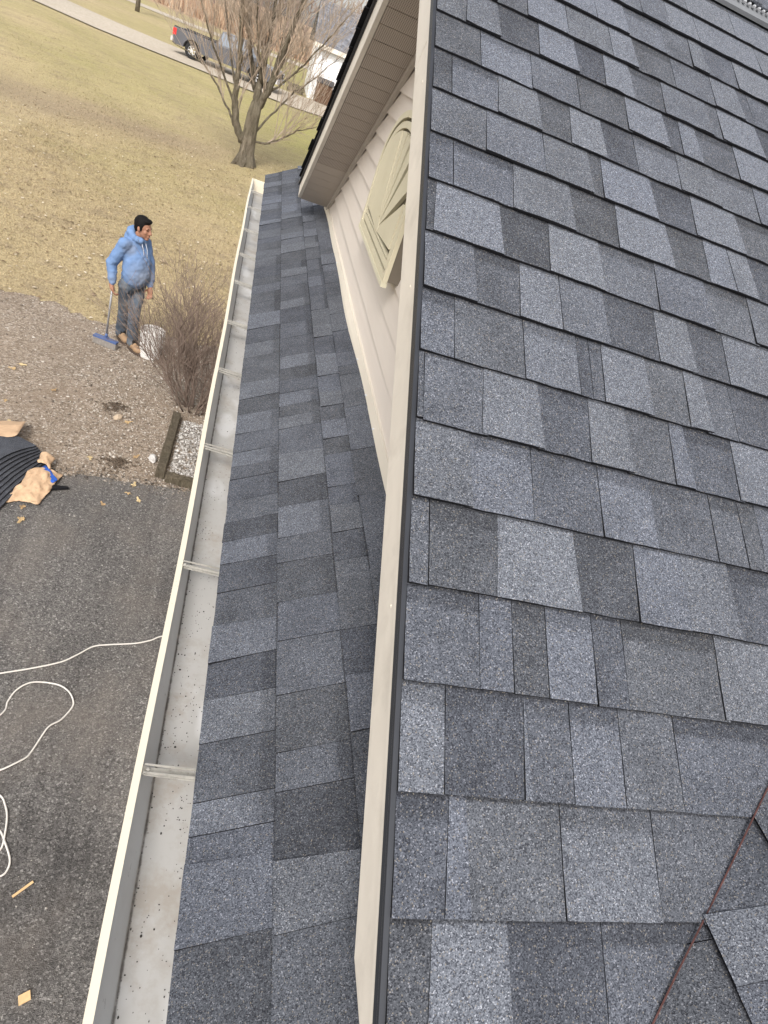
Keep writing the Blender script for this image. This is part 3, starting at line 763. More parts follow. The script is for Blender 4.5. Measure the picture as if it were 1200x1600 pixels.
# body of the house below the eaves
mb = MB(); mb.box((.12, -3.0, GZ0), (7.0, 5.65, EZ - .05)); hpart(mb, 'lower_wall', [SIDING])
mb = MB(); mb.prism([(.12, EZ - .05), (7.0, EZ - .05), (3.4, EZ + (3.4 - EX) * tq - .06)], lambda p, t: (p[0], t, p[1]), 5.60, 5.64); hpart(mb, 'end_wall', [SIDING])
mb = MB(); mb.prism([(-.18, EZ - .135), (.12, EZ - .135), (.12, EZ - .125), (-.18, EZ - .125)], lambda p, t: (p[0], t, p[1]), -3.0, 5.62); hpart(mb, 'eave_soffit', [SOFP])

# ------------------------------------------------------------------ scattered ground stuff
def scatter(name, mat, V, F, rnd, kind_label, cat):
    me = bpy.data.meshes.new(name)
    me.vertices.add(len(V)); me.vertices.foreach_set('co', np.asarray(V, np.float32).ravel())
    k = F.shape[1]; nf = len(F)
    me.loops.add(nf * k); me.loops.foreach_set('vertex_index', F.astype(np.int32).ravel())
    me.polygons.add(nf); me.polygons.foreach_set('loop_start', np.arange(0, nf * k, k, dtype=np.int32))
    me.update(calc_edges=True); me.validate()
    at = me.attributes.new('rnd', 'FLOAT', 'POINT'); at.data.foreach_set('value', np.asarray(rnd, np.float32))
    me.materials.append(mat)
    o = bpy.data.objects.new(name, me); COL.objects.link(o)
    return tag(o, kind_label, cat, kind='stuff')
def pebbles(name, mat, pts, r, label, cat):
    n = len(pts)
    oct_ = np.array([(1, 0, 0), (0, 1, 0), (-1, 0, 0), (0, -1, 0), (0, 0, 1), (0, 0, -1)], float)
    fo = np.array([(0, 1, 4), (1, 2, 4), (2, 3, 4), (3, 0, 4), (1, 0, 5), (2, 1, 5), (3, 2, 5), (0, 3, 5)])
    sc = RNG.uniform(.65, 1.35, (n, 1, 3)) * r[:, None, None] * np.array([1, 1, .62])
    v = oct_[None] * sc + RNG.normal(0, .12, (n, 6, 3)) * r[:, None, None]
    a = RNG.uniform(0, 2 * PI, n); c, s = np.cos(a)[:, None], np.sin(a)[:, None]
    x, y = v[..., 0] * c - v[..., 1] * s, v[..., 0] * s + v[..., 1] * c
    v = np.stack([x, y, v[..., 2]], -1) + pts[:, None, :]
    F = (fo[None] + (np.arange(n) * 6)[:, None, None]).reshape(-1, 3)
    return scatter(name, mat, v.reshape(-1, 3), F, np.repeat(RNG.random(n), 6), label, cat)
GRAV = attr_mat('gravel_stones', (.12, .095, .075), (.32, .27, .22), (.62, .57, .51))
def ledge_y(x, L_): return np.interp(x, [p[0] for p in L_], [p[1] for p in L_])
n = 15000
px = np.concatenate([RNG.uniform(-3.6, .1, n // 2), RNG.normal(-.95, .55, n // 2)])
lo, hi = ledge_y(px, AEDGE), ledge_y(px, LEDGE)
py = lo + (hi - lo) * RNG.random(len(px)) ** 1.0
keep = (px < .15) & (px > -4) & ((px > -1.9) | (RNG.random(len(px)) < .5))
px, py = px[keep], py[keep]
pr = np.clip(RNG.lognormal(-5.0, .42, len(px)), .003, .024)
pebbles('gravel_stones', GRAV, np.stack([px, py, np.full(len(px), GZ0 + .007) + pr * .25], -1), pr, 'loose mixed gravel spread between the driveway and the lawn', 'gravel')
# paler stones held inside the timber edging
n = 2600
px = RNG.uniform(-.52, .1, n); py = RNG.uniform(4.83, 6.0, n); pr = np.clip(RNG.lognormal(-4.4, .35, n), .006, .03)
PALE = attr_mat('pale_bed_stones', (.20, .18, .16), (.38, .355, .33), (.56, .54, .51))
pebbles('bed_stones', PALE, np.stack([px, py, np.full(n, GZ0 + .012) + pr * .3], -1), pr, 'pale stones filling the timber edged bed by the wall', 'stones')
# grit on the driveway
n = 2600
px = RNG.uniform(-2.2, .1, n); py = RNG.uniform(-.6, 4.5, n); pr = np.clip(RNG.lognormal(-5.7, .4, n), .0015, .009)
pebbles('driveway_grit', attr_mat('grit_stones', (.09, .08, .07), (.21, .19, .17), (.42, .39, .35)), np.stack([px, py, np.full(n, GZ0 + .0125)], -1), pr, 'fine loose grit strewn over the dark driveway', 'grit')
# grass blades on the nearer lawn
def blades(n, x0, x1, y0, y1, h, w, power):
    x = RNG.uniform(x0, x1, n); y = y0 + (y1 - y0) * (1 - np.sqrt(1 - RNG.random(n)))
    ok = y > ledge_y(x, LEDGE) - .05 * RNG.random(n)
    x, y = x[ok], y[ok]; n = len(x)
    z = np.array([und(a, b_) for a, b_ in zip(x, y)])
    L_ = h * RNG.uniform(.5, 1.5, n); az = RNG.uniform(0, 2 * PI, n); tilt = RNG.uniform(.08, .95, n)
    dx, dy, dz = np.cos(az) * np.cos(tilt) * L_, np.sin(az) * np.cos(tilt) * L_, np.sin(tilt) * L_
    wx, wy = -np.sin(az) * w, np.cos(az) * w
    V = np.stack([np.stack([x - wx, y - wy, z], -1), np.stack([x + wx, y + wy, z], -1), np.stack([x + dx, y + dy, z + dz], -1)], 1)
    return V.reshape(-1, 3), n
BLADE = lawn_mat('dry_grass_blades', True)
V1, n1 = blades(170000, -5.5, 1.4, 8.0, 25.0, .038, .0034, 1.5)
V2, n2 = blades(45000, -11, 3.0, 10.0, 42.0, .05, .008, 1.0)
V = np.concatenate([V1, V2]); nn = n1 + n2
scatter('grass', BLADE, V, np.arange(nn * 3).reshape(-1, 3), np.repeat(RNG.random(nn), 3), 'short dormant straw coloured lawn grass', 'grass')
# bits of leaf and thatch on the lawn
n = 2600
lx = RNG.uniform(-6.5, 1.5, n); ly = 8.1 + 16 * RNG.random(n) ** 1.4; ok = ly > ledge_y(lx, LEDGE); lx, ly = lx[ok], ly[ok]; n = len(lx)
lz = np.array([und(a, b_) for a, b_ in zip(lx, ly)]) + .022; an = RNG.uniform(0, 2 * PI, n); ln = RNG.uniform(.012, .04, n); lw = ln * RNG.uniform(.35, .8, n)
c_, s_ = np.cos(an), np.sin(an)
V = np.stack([np.stack([lx + c_ * ln, ly + s_ * ln, lz], -1), np.stack([lx - s_ * lw, ly + c_ * lw, lz + RNG.uniform(0, .02, n)], -1), np.stack([lx - c_ * ln, ly - s_ * ln, lz], -1), np.stack([lx + s_ * lw, ly - c_ * lw, lz + RNG.uniform(0, .02, n)], -1)], 1).reshape(-1, 3)
scatter('lawn_litter', attr_mat('leaf_bits', (.17, .115, .07), (.38, .29, .19), (.66, .58, .46)), V, np.arange(n * 4).reshape(-1, 4), np.repeat(RNG.random(n), 4), 'scattered leaf fragments and thatch over the lawn', 'leaf litter')
# crumbs along the broken edge of the asphalt
n = 1500
ex_ = RNG.uniform(-3.5, .1, n); ey_ = ledge_y(ex_, AEDGE) + RNG.normal(0, .07, n); er_ = np.clip(RNG.lognormal(-5.0, .45, n), .003, .022)
pebbles('asphalt_crumbs', attr_mat('crumb_stones', (.06, .052, .046), (.17, .145, .12), (.36, .32, .28)), np.stack([ex_, ey_, GZ0 + .012 + er_ * .2], -1), er_, 'dark crumbs along the broken asphalt edge', 'grit')
# tall dry growth in the field beyond the road
def stalks(n):
    x = RNG.uniform(-22, 24, n); y = RNG.uniform(90, 124, n); z = np.array([gz(a, b_) for a, b_ in zip(x, y)])
    L_ = RNG.uniform(.5, 1.7, n); az = RNG.uniform(0, 2 * PI, n); w = RNG.uniform(.03, .10, n)
    V = np.stack([np.stack([x - w, y, z], -1), np.stack([x + w, y, z], -1), np.stack([x + RNG.normal(0, .25, n), y + RNG.normal(0, .2, n), z + L_], -1)], 1)
    return V.reshape(-1, 3), n
V, nn = stalks(16000)
scatter('field_brush', attr_mat('dry_field_stalks', (.20, .12, .08), (.38, .26, .17), (.50, .38, .27)), V, np.arange(nn * 3).reshape(-1, 3), np.repeat(RNG.random(nn), 3), 'tall reddish brown dry growth in the field beyond the road', 'brush')

# ------------------------------------------------------------------ trees and bush
def grow(mb, p, d, L_, r, depth, sides, up=.25, spread=.5, seg=4, kids=(3, 5), rng=random, minr=.002):
    pts = [Vector(p)]; d = Vector(d).normalized(); rad = [r]
    for i in range(seg):
        d = (d + Vector((rng.gauss(0, .12), rng.gauss(0, .12), rng.gauss(0, .08) + up * .25))).normalized()
        pts.append(pts[-1] + d * L_ / seg); rad.append(max(minr, r * (1 - .62 * (i + 1) / seg)))
    mb.tube(pts, rad, sides, cap=False)
    if depth <= 0: return
    for k in range(rng.randint(*kids)):
        t = rng.uniform(.3, 1.0); j = min(int(t * seg), seg - 1); f = t * seg - j
        q = pts[j].lerp(pts[j + 1], f)
        dd = (pts[j + 1] - pts[j]).normalized()
        side = Vector((rng.gauss(0, 1), rng.gauss(0, 1), rng.gauss(0, .5))); side = (side - dd * side.dot(dd)).normalized()
        nd = (dd + side * rng.uniform(.5, 1.2) * spread * 1.6 + Vector((0, 0, up))).normalized()
        grow(mb, q, nd, L_ * rng.uniform(.42, .72), max(minr, rad[j] * .55), depth - 1, max(3, sides - 1), up, spread, 3, kids, rng, minr)
LIMBS = {
 'left':[(-0.778,-2.847),(-1.065,-2.385),(-1.181,-1.916),(-1.238,-1.378),(-1.249,-0.81),(-1.367,-0.088),(-1.536,0.864)],
 'center':[(-0.591,-1.799),(-0.609,-1.308),(-0.594,-0.582),(-0.575,-0.051),(-0.613,0.766),(-0.678,1.588)],
 'centerleft':[(-0.574,-1.709),(-0.781,-1.285),(-1.078,-0.44),(-1.355,0.503),(-1.619,1.249)],
 'right':[(-0.545,-1.834),(-0.356,-1.352),(-0.199,-0.619),(-0.092,0.119),(0.085,1.014),(0.184,1.621)],
 'lowright':[(-0.473,-2.745),(-0.001,-2.604),(0.388,-2.278),(0.663,-1.975),(1.164,-1.648)],
 'midright':[(-0.461,-2.458),(-0.035,-1.745),(0.404,-1.142),(0.977,-0.517),(1.389,0.028)],
 'midright2':[(-0.435,-1.495),(-0.024,-1.025),(0.463,-0.373),(0.898,0.404),(1.319,1.158)],
 'lowleft':[(-1.084,-2.477),(-1.425,-2.083),(-1.755,-1.701),(-2.1,-1.388),(-2.565,-1.236),(-3.187,-1.117)],
 'left2':[(-1.131,-2.067),(-1.562,-1.393),(-1.987,-0.758),(-2.383,-0.007),(-2.658,0.601)],
 'left3':[(-1.179,-1.75),(-1.516,-0.903),(-1.818,-0.099),(-2.113,0.797)],
 'center2':[(-0.575,-1.215),(-0.812,-0.502),(-1.005,0.188),(-1.199,1.263)],
 'right2':[(-0.319,-0.964),(-0.243,-0.149),(-0.253,0.602),(-0.329,1.576)],
 'trunk':[(-0.576,-3.43),(-0.588,-3.015),(-0.607,-2.49),(-0.608,-2.059),(-0.574,-1.709)],
}
TY = 21.67
tree = empty('bare_tree', (-.58, TY, -3.43))
tag(tree, 'leafless multi-stemmed tree standing alone on the lawn', 'tree')
def tp_(x, z, dy=0): return (x + .58, dy, z + 3.43)
rt = random.Random(3)
mb = MB()
tr = LIMBS['trunk']; pts = [tp_(tr[0][0], tr[0][1] - .15)] + [tp_(*q) for q in tr]
mb.tube(pts, [.34, .27, .225, .205, .19, .16], 14)
for a in range(6):      # root flare
    an = a * 1.05 + .3; mb.tube([(math.cos(an) * .12, math.sin(an) * .12, .35), (math.cos(an) * .24, math.sin(an) * .24, .08), (math.cos(an) * .42, math.sin(an) * .42, -.12)], [.10, .10, .03], 7)
mb.build('trunk', BARK, tree, smooth=True)
RAD = dict(left=.12, center=.105, centerleft=.085, right=.115, lowright=.036, midright=.034, midright2=.036, lowleft=.036, left2=.036, left3=.034, center2=.038, right2=.04)
DY = dict(left=-.5, center=.5, centerleft=.9, right=-.6, lowright=-1.0, midright=.8, midright2=-1.2, lowleft=.9, left2=-1.0, left3=.9, center2=-.8, right2=1.0)
crown = MB()
for nme, L_ in LIMBS.items():
    if nme == 'trunk': continue
    n_ = len(L_); pts = []; 
    for i, q in enumerate(L_): pts.append(Vector(tp_(q[0], q[1], DY[nme] * (i / (n_ - 1)) ** 1.2 + (0.06 if i else 0) * rt.uniform(-1, 1))))
    r0 = RAD[nme]; rad = [r0 * (1 - .72 * i / (n_ - 1)) for i in range(n_)]
    # smooth refine
    P2, R2 = [], []
    for i in range(n_ - 1):
        for k in range(4):
            f = k / 4; P2.append(pts[i].lerp(pts[i + 1], f) + Vector((rt.gauss(0, .012), rt.gauss(0, .012), rt.gauss(0, .012)))); R2.append(rad[i] * (1 - f) + rad[i + 1] * f)
    P2.append(pts[-1]); R2.append(rad[-1])
    mb = MB(); mb.tube(P2, R2, 8); mb.build('limb', BARK, tree, smooth=True)
    big = nme in ('left', 'center', 'centerleft', 'right')
    for k in range(27 if big else 17):
        t = rt.uniform(.18 if not big else .12, 1.0) * (len(P2) - 1); j = min(int(t), len(P2) - 2)
        q = P2[j].lerp(P2[j + 1], t - j); dd = (P2[j + 1] - P2[j]).normalized()
        sd_ = Vector((rt.gauss(0, 1), rt.gauss(0, 1), rt.gauss(0, .3))); sd_ = (sd_ - dd * sd_.dot(dd)).normalized()
        nd = (dd * .8 + sd_ * rt.uniform(.25, .75) + Vector((0, 0, .5))).normalized()
        grow(crown, q, nd, rt.uniform(.7, 1.7), min(.022, R2[j] * .5), 2, 5, .22, .42, 4, (3, 5), rt, .0035)
    if pts[-1].z > 3.3 and nme != 'lowleft':
        grow(crown, pts[-1], (pts[-1] - pts[-2]), 2.2, R2[-1], 3, 6, .2, .45, 5, (4, 6), rt, .0035)
tag(crown.build('crown', TWIG, tree), kind='stuff')

t2 = empty('roadside_tree', (-11.1, 64.8, -2.93)); tag(t2, 'slim leafless tree on the far verge beyond the concrete lane', 'tree')
mb = MB(); mb.tube([(0, 0, -.1), (.02, 0, 1.2), (-.03, .02, 3.0), (.05, 0, 4.5)], [.19, .15, .13, .08], 9); mb.build('trunk', BARK, t2, smooth=True)
mb = MB(); r2_ = random.Random(5)
for k in range(22): grow(mb, (0, 0, r2_.uniform(2.4, 4.5)), (r2_.gauss(0, 1), r2_.gauss(0, 1), 1.0), r2_.uniform(1.2, 2.4), .035, 2, 5, .2, .5, 4, (3, 4), r2_, .008)
tag(mb.build('crown', TWIG, t2), kind='stuff')

bush = empty('bare_bush', (-.45, 6.34, GZ0)); tag(bush, 'leafless twiggy brown bush beside the gutter end of the house', 'bush')
rb = random.Random(11); tw = MB()
for k in range(27):
    an = rb.uniform(0, 2 * PI); rr = rb.uniform(0, .17); ln = rb.uniform(.05, .92)
    p0 = Vector((math.cos(an) * rr, math.sin(an) * rr, -.02)); d0 = Vector((math.cos(an) * ln * (.95 if math.cos(an) < 0 else 1.1) - .06, math.sin(an) * ln, 1)).normalized()
    pts = [p0]; rad = [rb.uniform(.007, .012)]; d = d0
    L_ = rb.uniform(.65, 1.12)
    for i in range(5):
        d = (d + Vector((rb.gauss(0, .16), rb.gauss(0, .16), .06))).normalized(); pts.append(pts[-1] + d * L_ / 5); rad.append(rad[0] * (1 - .11 * (i + 1)))
    mb = MB(); mb.tube(pts, rad, 6); mb.build('stem', BUSHB, bush, smooth=True)
    for q in range(12):
        t = 5.0 * rb.random() ** .55; j = min(int(t), 4); pp = pts[j].lerp(pts[j + 1], t - j); dd = (pts[j + 1] - pts[j]).normalized()
        sd_ = Vector((rb.gauss(0, 1), rb.gauss(0, 1), rb.gauss(0, .25))); sd_ = (sd_ - dd * sd_.dot(dd)).normalized()
        grow(tw, pp, dd + sd_ * .55 + Vector((0, 0, .25)), rb.uniform(.32, .72), .0048, 2, 4, .15, .40, 4, (2, 3), rb, .0015)
tag(tw.build('twigs', BUSHB, bush), kind='stuff')

# ------------------------------------------------------------------ things on the ground
def timber(loc, rz, L_, label, w=.095, h=.085, seed=0):
    r = random.Random(seed); mb = MB(); n = 14; vs = []
    ring_ = [(-.5, 0), (-.46, .92), (-.38, 1), (.38, 1), (.46, .92), (.5, 0)]
    for k in range(n + 1):
        for a, b_ in ring_:
            vs.append((k / n * L_ + (r.uniform(-.004, .004) if k in (0, n) else 0), a * w + r.gauss(0, .0025), b_ * h + r.gauss(0, .0025) * (b_ > 0)))
    m_ = len(ring_)
    fs = [(k * m_ + q, (k + 1) * m_ + q, (k + 1) * m_ + (q + 1) % m_, k * m_ + (q + 1) % m_) for k in range(n) for q in range(m_)]
    fs += [tuple(range(m_))[::-1], tuple(n * m_ + q for q in range(m_))]
    mb.add(vs, [f[::-1] for f in fs]); o = mb.build('garden_timber', WOOD, None, loc, (0, 0, rz))
    return tag(o, label, 'timber', 'timbers edging the stone bed')
timber((-.605, 4.77, GZ0 + .008), math.radians(89.4), 1.25, 'weathered grey timber running away from the driveway beside the bush', seed=1)
timber((-.545, 4.765, GZ0 + .008), math.radians(-6), .9, 'mossy timber lying along the driveway edge under the gutter', seed=2)

def rock(loc, r, mat, label, seed, name='rock'):
    rr = random.Random(seed); mb = MB(); mb.ell((0, 0, 0), r, nu=9, nv=6)
    mb.v = [(x * rr.uniform(.8, 1.2), y * rr.uniform(.8, 1.2), z * rr.uniform(.8, 1.15)) for x, y, z in mb.v]
    return tag(mb.build(name, mat, None, loc, (0, 0, rr.uniform(0, 3))), label, 'rock')
rock((-.715, 5.06, GZ0 + .03), (.062, .04, .045), plain('white_stone', (.45, .43, .41), .8, .15, 20), 'white fist-sized stone against the weathered grey timber', 4)
rock((-1.185, 5.73, GZ0 + .02), (.06, .035, .035), plain('tan_stone', (.42, .33, .24), .8, .15, 20), 'tan flat stone lying alone in the gravel', 5)
def clod(loc, r, label, seed):
    rr = random.Random(seed); pts = []; V = []
    n = 95; x = RNG.normal(0, r, n); y = RNG.normal(0, r * .8, n); rad = RNG.uniform(.006, .02, n); z = np.maximum(.0, .04 * np.exp(-(x * x + y * y) / (r * r))) 
    o = pebbles('dark_debris', plain('wet_leaf_debris', (.095, .07, .05), .95, .4, 20), np.stack([x + loc[0], y + loc[1], z + GZ0 + .012], -1), rad, label, 'debris')
clod((-1.26, 5.95), .07, 'dark damp clump of soil and leaves on the gravel near the tan stone', 1)
clod((-1.03, 4.86), .09, 'dark leaf litter at the gravel edge by the driveway', 2)

# fallen leaves
LEAFM = [plain('dry_leaf_%s' % 'abc'[i], c, .8, .2, 30) for i, c in enumerate(((.44, .31, .16), (.36, .245, .13), (.50, .39, .22)))]
def leaf_mesh(seed):
    r = random.Random(seed); mb = MB(); n = 20; vs = [(0, 0, .012)]
    for i in range(n):
        a = 2 * PI * i / n; rad = .042 * (1 + .45 * math.cos(3 * a) * (1 if math.cos(a) > -.5 else .4)) * r.uniform(.72, 1.15) * (1 if i % 2 else .78)
        vs.append((rad * math.cos(a) * 1.25, rad * math.sin(a) * .85, .004 + r.uniform(0, .018)))
    mb.add(vs, [(0, i + 1, (i + 1) % n + 1) for i in range(n)])
    mb.tube([(-.03, 0, .006), (-.075, .006, .008)], [.0018, .0012], 4)
    return [mb.mesh('leaf', mt) for mt in LEAFM]
LM = [leaf_mesh(s) for s in range(4)]
LV = [(-2.398, 6.267, 'g'), (-2.34, 6.404, 'g'), (-1.908, 6.0, 'g'), (-2.263, 5.571, 'g'), (-2.112, 5.21, 'g'), (-.873, 5.048, 'g'), (-1.069, 5.683, 'g'), (-1.284, 4.855, 'g'),
      (-1.022, 4.168, 'a'), (-.839, 4.406, 'a'), (-.732, 4.327, 'a'), (-1.623, 3.919, 'a'), (-1.588, 3.748, 'a'), (-.812, 4.56, 'a')]
LLAB = ['dry tan leaf on the gravel at far left, lower one of a pair', 'dry tan leaf on the gravel at far left, upper one of a pair', 'dry tan leaf alone in open gravel right of the leftmost pair',
        'dry tan leaf on the gravel at the left picture edge', 'dry tan leaf on the gravel just above the wrapped shingle bundle', 'dry tan leaf on the gravel left of the white stone',
        'dry tan leaf on the gravel beside the tan flat stone', 'dry tan leaf on the gravel left of the dark leaf litter', 'dry tan leaf lying alone in the middle of the driveway top',
        'dry tan leaf on the driveway, left one of the pair below the timber corner', 'dry tan leaf on the driveway, right one of the pair below the timber corner',
        'dry tan leaf on the driveway touching the torn wrapper', 'dry tan leaf on the driveway just below the torn wrapper', 'dry tan leaf on the seam between gravel and driveway']
for i, (x, y, w) in enumerate(LV):
    o = bpy.data.objects.new('fallen_leaf', LM[i % 4][(i * 2) % 3]); reg(o, None, (x, y, GZ0 + .014), (random.uniform(-.15, .15), random.uniform(-.15, .15), random.uniform(0, 6)))
    s = random.uniform(.5, .85); o.scale = (s, s, s)
    tag(o, LLAB[i], 'leaf', 'fallen leaves on the gravel' if w == 'g' else 'fallen leaves on the driveway')
CHIP = plain('fresh_wood_chip', (.62, .42, .22), .8, .15, 40)
mb = MB(); mb.box((-.026, -.02, 0), (.026, .02, .008)); mb.v = [(x + .006 * (y > 0), y, z) for x, y, z in mb.v]
tag(mb.build('wood_chip', CHIP, None, (-.581, .328, GZ0 + .014), (0, 0, .5)), 'square yellow wood offcut on the driveway at lower left', 'wood chip')
mb = MB(); mb.box((-.055, -.006, 0), (.055, .006, .006)); mb.v = [(x, y + .004 * (x > 0), z) for x, y, z in mb.v]
tag(mb.build('wood_sliver', CHIP, None, (-.724, .815, GZ0 + .014), (0, 0, .75)), 'thin orange wood sliver on the driveway below the coiled cord', 'wood chip')

# white cord on the driveway
CORD = plain('white_cord', (.60, .565, .52), .6, .08, 40)
def smooth_path(P, per=8):
    out = []; P = [Vector((x, y, GZ0 + .020)) for x, y in P]; n = len(P)
    for i in range(n - 1):
        p0, p1, p2, p3 = P[max(i - 1, 0)], P[i], P[i + 1], P[min(i + 2, n - 1)]
        for k in range(per):
            t = k / per
            out.append(.5 * ((2 * p1) + (p2 - p0) * t + (2 * p0 - 5 * p1 + 4 * p2 - p3) * t * t + (3 * p1 - p0 - 3 * p2 + p3) * t ** 3))
    return out + [P[-1]]
mb = MB(); mb.tube(smooth_path([(-1.9, 1.9), (-1.5, 2.06), (-1.254, 2.167), (-1.078, 2.239), (-.915, 2.321), (-.829, 2.4), (-.741, 2.493), (-.638, 2.53), (-.464, 2.574), (-.356, 2.625), (-.283, 2.678), (-.1, 2.74), (.1, 2.74)]), .0055, 7)
tag(mb.build('extension_cord', CORD, smooth=True), 'single white cord run crossing the driveway to under the gutter', 'cord')
P = [(-1.62, 1.45), (-1.35, 1.6), (-1.155, 1.851), (-1.144, 1.96), (-1.12, 2.045), (-1.062, 2.111), (-.99, 2.137), (-.888, 2.131), (-.811, 2.083), (-.762, 2.011), (-.758, 1.96), (-.8, 1.86), (-.853, 1.8), (-.879, 1.727), (-.906, 1.624), (-.927, 1.569), (-.982, 1.516), (-1.04, 1.478), (-1.14, 1.44), (-1.2, 1.38), (-1.1, 1.36),
     (-.992, 1.323), (-.948, 1.268), (-.916, 1.194), (-.896, 1.086), (-.896, 1.016), (-.95, .97), (-1.0, 1.05), (-.97, 1.13), (-.929, 1.12), (-.882, 1.051), (-.834, .967), (-.828, .916), (-.854, .879), (-.95, .86), (-1.15, .9)]
mb = MB(); pth = smooth_path(P); mb.tube([p + Vector((0, 0, .006 * math.sin(i * .21))) for i, p in enumerate(pth)], .0055, 7)
tag(mb.build('extension_cord', CORD, smooth=True), 'white cord lying in loops on the driveway at left', 'cord')

# ------------------------------------------------------------------ stack of spare shingles with torn wrapper
KRAFT = plain('kraft_paper', (.52, .355, .225), .8, .2, 9, .15, bmp=.006)
BLUEP = plain('blue_wrapper_print', (.03, .10, .42), .45, .3, 14)
st = empty('shingle_bundle', (-1.95, 4.4, GZ0 + .012)); tag(st, 'opened bundle of grey shingles bent over at the gravel edge', 'shingle bundle')
def qb(p, v):
    a, b_, c_ = p; return (a[0] * (1 - v) ** 2 + 2 * b_[0] * v * (1 - v) + c_[0] * v * v, a[1] * (1 - v) ** 2 + 2 * b_[1] * v * (1 - v) + c_[1] * v * v)
EB = ((.14, -.78), (.235, -.22), (.36, .24)); ET = ((-.10, -.56), (.02, -.02), (.215, .33))
for k in range(9):
    mb = MB(); n = 16; vs = []; f = k / 8
    for i in range(n + 1):
        v = i / n; b0, t0 = qb(EB, v), qb(ET, v)
        jx = random.uniform(-.002, .002)
        x, y = b0[0] * (1 - f) + t0[0] * f + jx, b0[1] * (1 - f) + t0[1] * f
        h = .010 + k * .0125 + .075 * math.sin(PI * min(1, v * .9 + .12)) * (.35 + .65 * f)
        for w_, dz in ((0, 0), (.17, .012), (.34, .0)):
            vs.append((x - w_ * .93, y + w_ * .37, h + dz)); vs.append((x - w_ * .93, y + w_ * .37, h + dz - .0068))
    fs = []
    for i in range(n):
        for q in range(2):
            a = i * 6 + q * 2; b_ = a + 6
            fs += [(a, b_, b_ + 2, a + 2), (a + 1, a + 3, b_ + 3, b_ + 1)]
        a = i * 6; fs += [(a + 4, a + 10, a + 11, a + 5), (a, a + 1, a + 7, a + 6)]
    fs += [(0, 2, 3, 1), (2, 4, 5, 3), (n * 6, n * 6 + 1, n * 6 + 3, n * 6 + 2), (n * 6 + 2, n * 6 + 3, n * 6 + 5, n * 6 + 4)]
    mb.add(vs, fs); o = mb.build('loose_shingle', [GRAN, EDGE], st)
    me_ = o.data
    me_.polygons.foreach_set('material_index', [0 if p.normal.z > .5 else 1 for p in me_.polygons])
    o.color = (.10 if k < 8 else .30, 0, .6, 1)
def paper(name, fn, nx, ny, mat, parent, seed, crumple, thick=.0015):
    r = random.Random(seed); mb = MB(); g = {}
    for j in range(ny + 1):
        for i in range(nx + 1):
            x, y, z = fn(i / nx, j / ny); g[i, j] = len(mb.v); mb.v.append((x + r.gauss(0, crumple * .5), y + r.gauss(0, crumple * .5), z + abs(r.gauss(0, crumple))))
    for j in range(ny):
        for i in range(nx):
            a, b_, c_, d_ = g[i, j], g[i + 1, j], g[i + 1, j + 1], g[i, j + 1]
            mb.f += [(a, b_, c_), (a, c_, d_)] if (i + j) % 2 else [(a, b_, d_), (b_, c_, d_)]; mb.mi += [0, 0]
    o = mb.build(name, mat, parent)
    ms = o.modifiers.new('soft', 'SUBSURF'); ms.levels = ms.render_levels = 1
    o.data.polygons.foreach_set('use_smooth', [True] * len(o.data.polygons))
    md = o.modifiers.new('thickness', 'SOLIDIFY'); md.thickness = thick
    return o
wr = empty('torn_wrapper', (-1.62, 4.25, GZ0 + .012)); tag(wr, 'crumpled brown paper wrapper with blue print beside the shingle bundle', 'wrapper')
paper('paper_sheet', lambda u, v: (-.16 + .26 * u + .13 * v - .05 * v * v, -.34 + .50 * v + .10 * u + .03 * math.sin(u * 5), .012 + .045 * math.sin(u * 3.1) * math.sin(v * 2.8) + .05 * (1 - u) * v), 11, 14, KRAFT, wr, 3, .017)
paper('paper_flap', lambda u, v: (-.06 + .13 * u, .26 + .16 * v - .05 * u, .05 + .05 * math.sin(u * 3.1) + .02 * v), 6, 6, KRAFT, wr, 8, .013)
paper('blue_print', lambda u, v: (-.02 + .16 * u + .035 * v, .22 - .20 * u + .06 * v, .045 + .02 * math.sin(u * 3)), 6, 4, BLUEP, wr, 5, .006)
paper('wrapper_top', lambda u, v: (-.92 + .62 * u - .02 * v, .16 + .36 * u + .40 * v, .165 + .03 * math.sin(u * 5) - .15 * max(0, v - .55) - .03 * (1 - u)), 9, 9, KRAFT, wr, 6, .008)
mb = MB(); pts = []
mb.prism([(-.18, -.27), (.05, -.14), (.17, -.02), (.28, .03), (.27, .05), (.14, .03), (.02, -.08), (-.19, -.22)], lambda p, t: (p[0], p[1], t + .012 * (p[0] > 0)), .001, .02)
mb.build('starter_strip', EDGE, wr)

# ------------------------------------------------------------------ bucket, broom
bk = empty('bucket', (-1.12, 7.46, GZ0 + .008)); tag(bk, 'white plastic bucket standing behind the bare bush', 'bucket')
WHITEP = plain('white_plastic', (.62, .595, .565), .5, .07, 5, .4, dirt=((.5, .45, .4), .3))
mb = MB(); n = 28; prof_ = [(.0, 0), (.128, 0), (.132, .01), (.148, .33), (.155, .33), (.156, .345), (.150, .362), (.150, .372), (.146, .372), (.143, .34), (.126, .02), (.0, .018)]
for r_, z in prof_:
    for k in range(n): mb.v.append((max(r_, .0005) * math.cos(2 * PI * k / n), max(r_, .0005) * math.sin(2 * PI * k / n), z))
for j in range(len(prof_) - 1):
    for k in range(n): mb.f.append((j * n + k, j * n + (k + 1) % n, (j + 1) * n + (k + 1) % n, (j + 1) * n + k)); mb.mi.append(0)
mb.build('pail', WHITEP, bk, smooth=False)
mb = MB(); mb.tube([(.153 * math.cos(a), .153 * math.sin(a) - .06 * math.sin((a - .1) * 1.0), .33 - .11 * math.sin(a)) for a in [PI * i / 16 + PI for i in range(17)]], .003, 6); mb.build('bail_handle', BLACKM, bk, smooth=True)

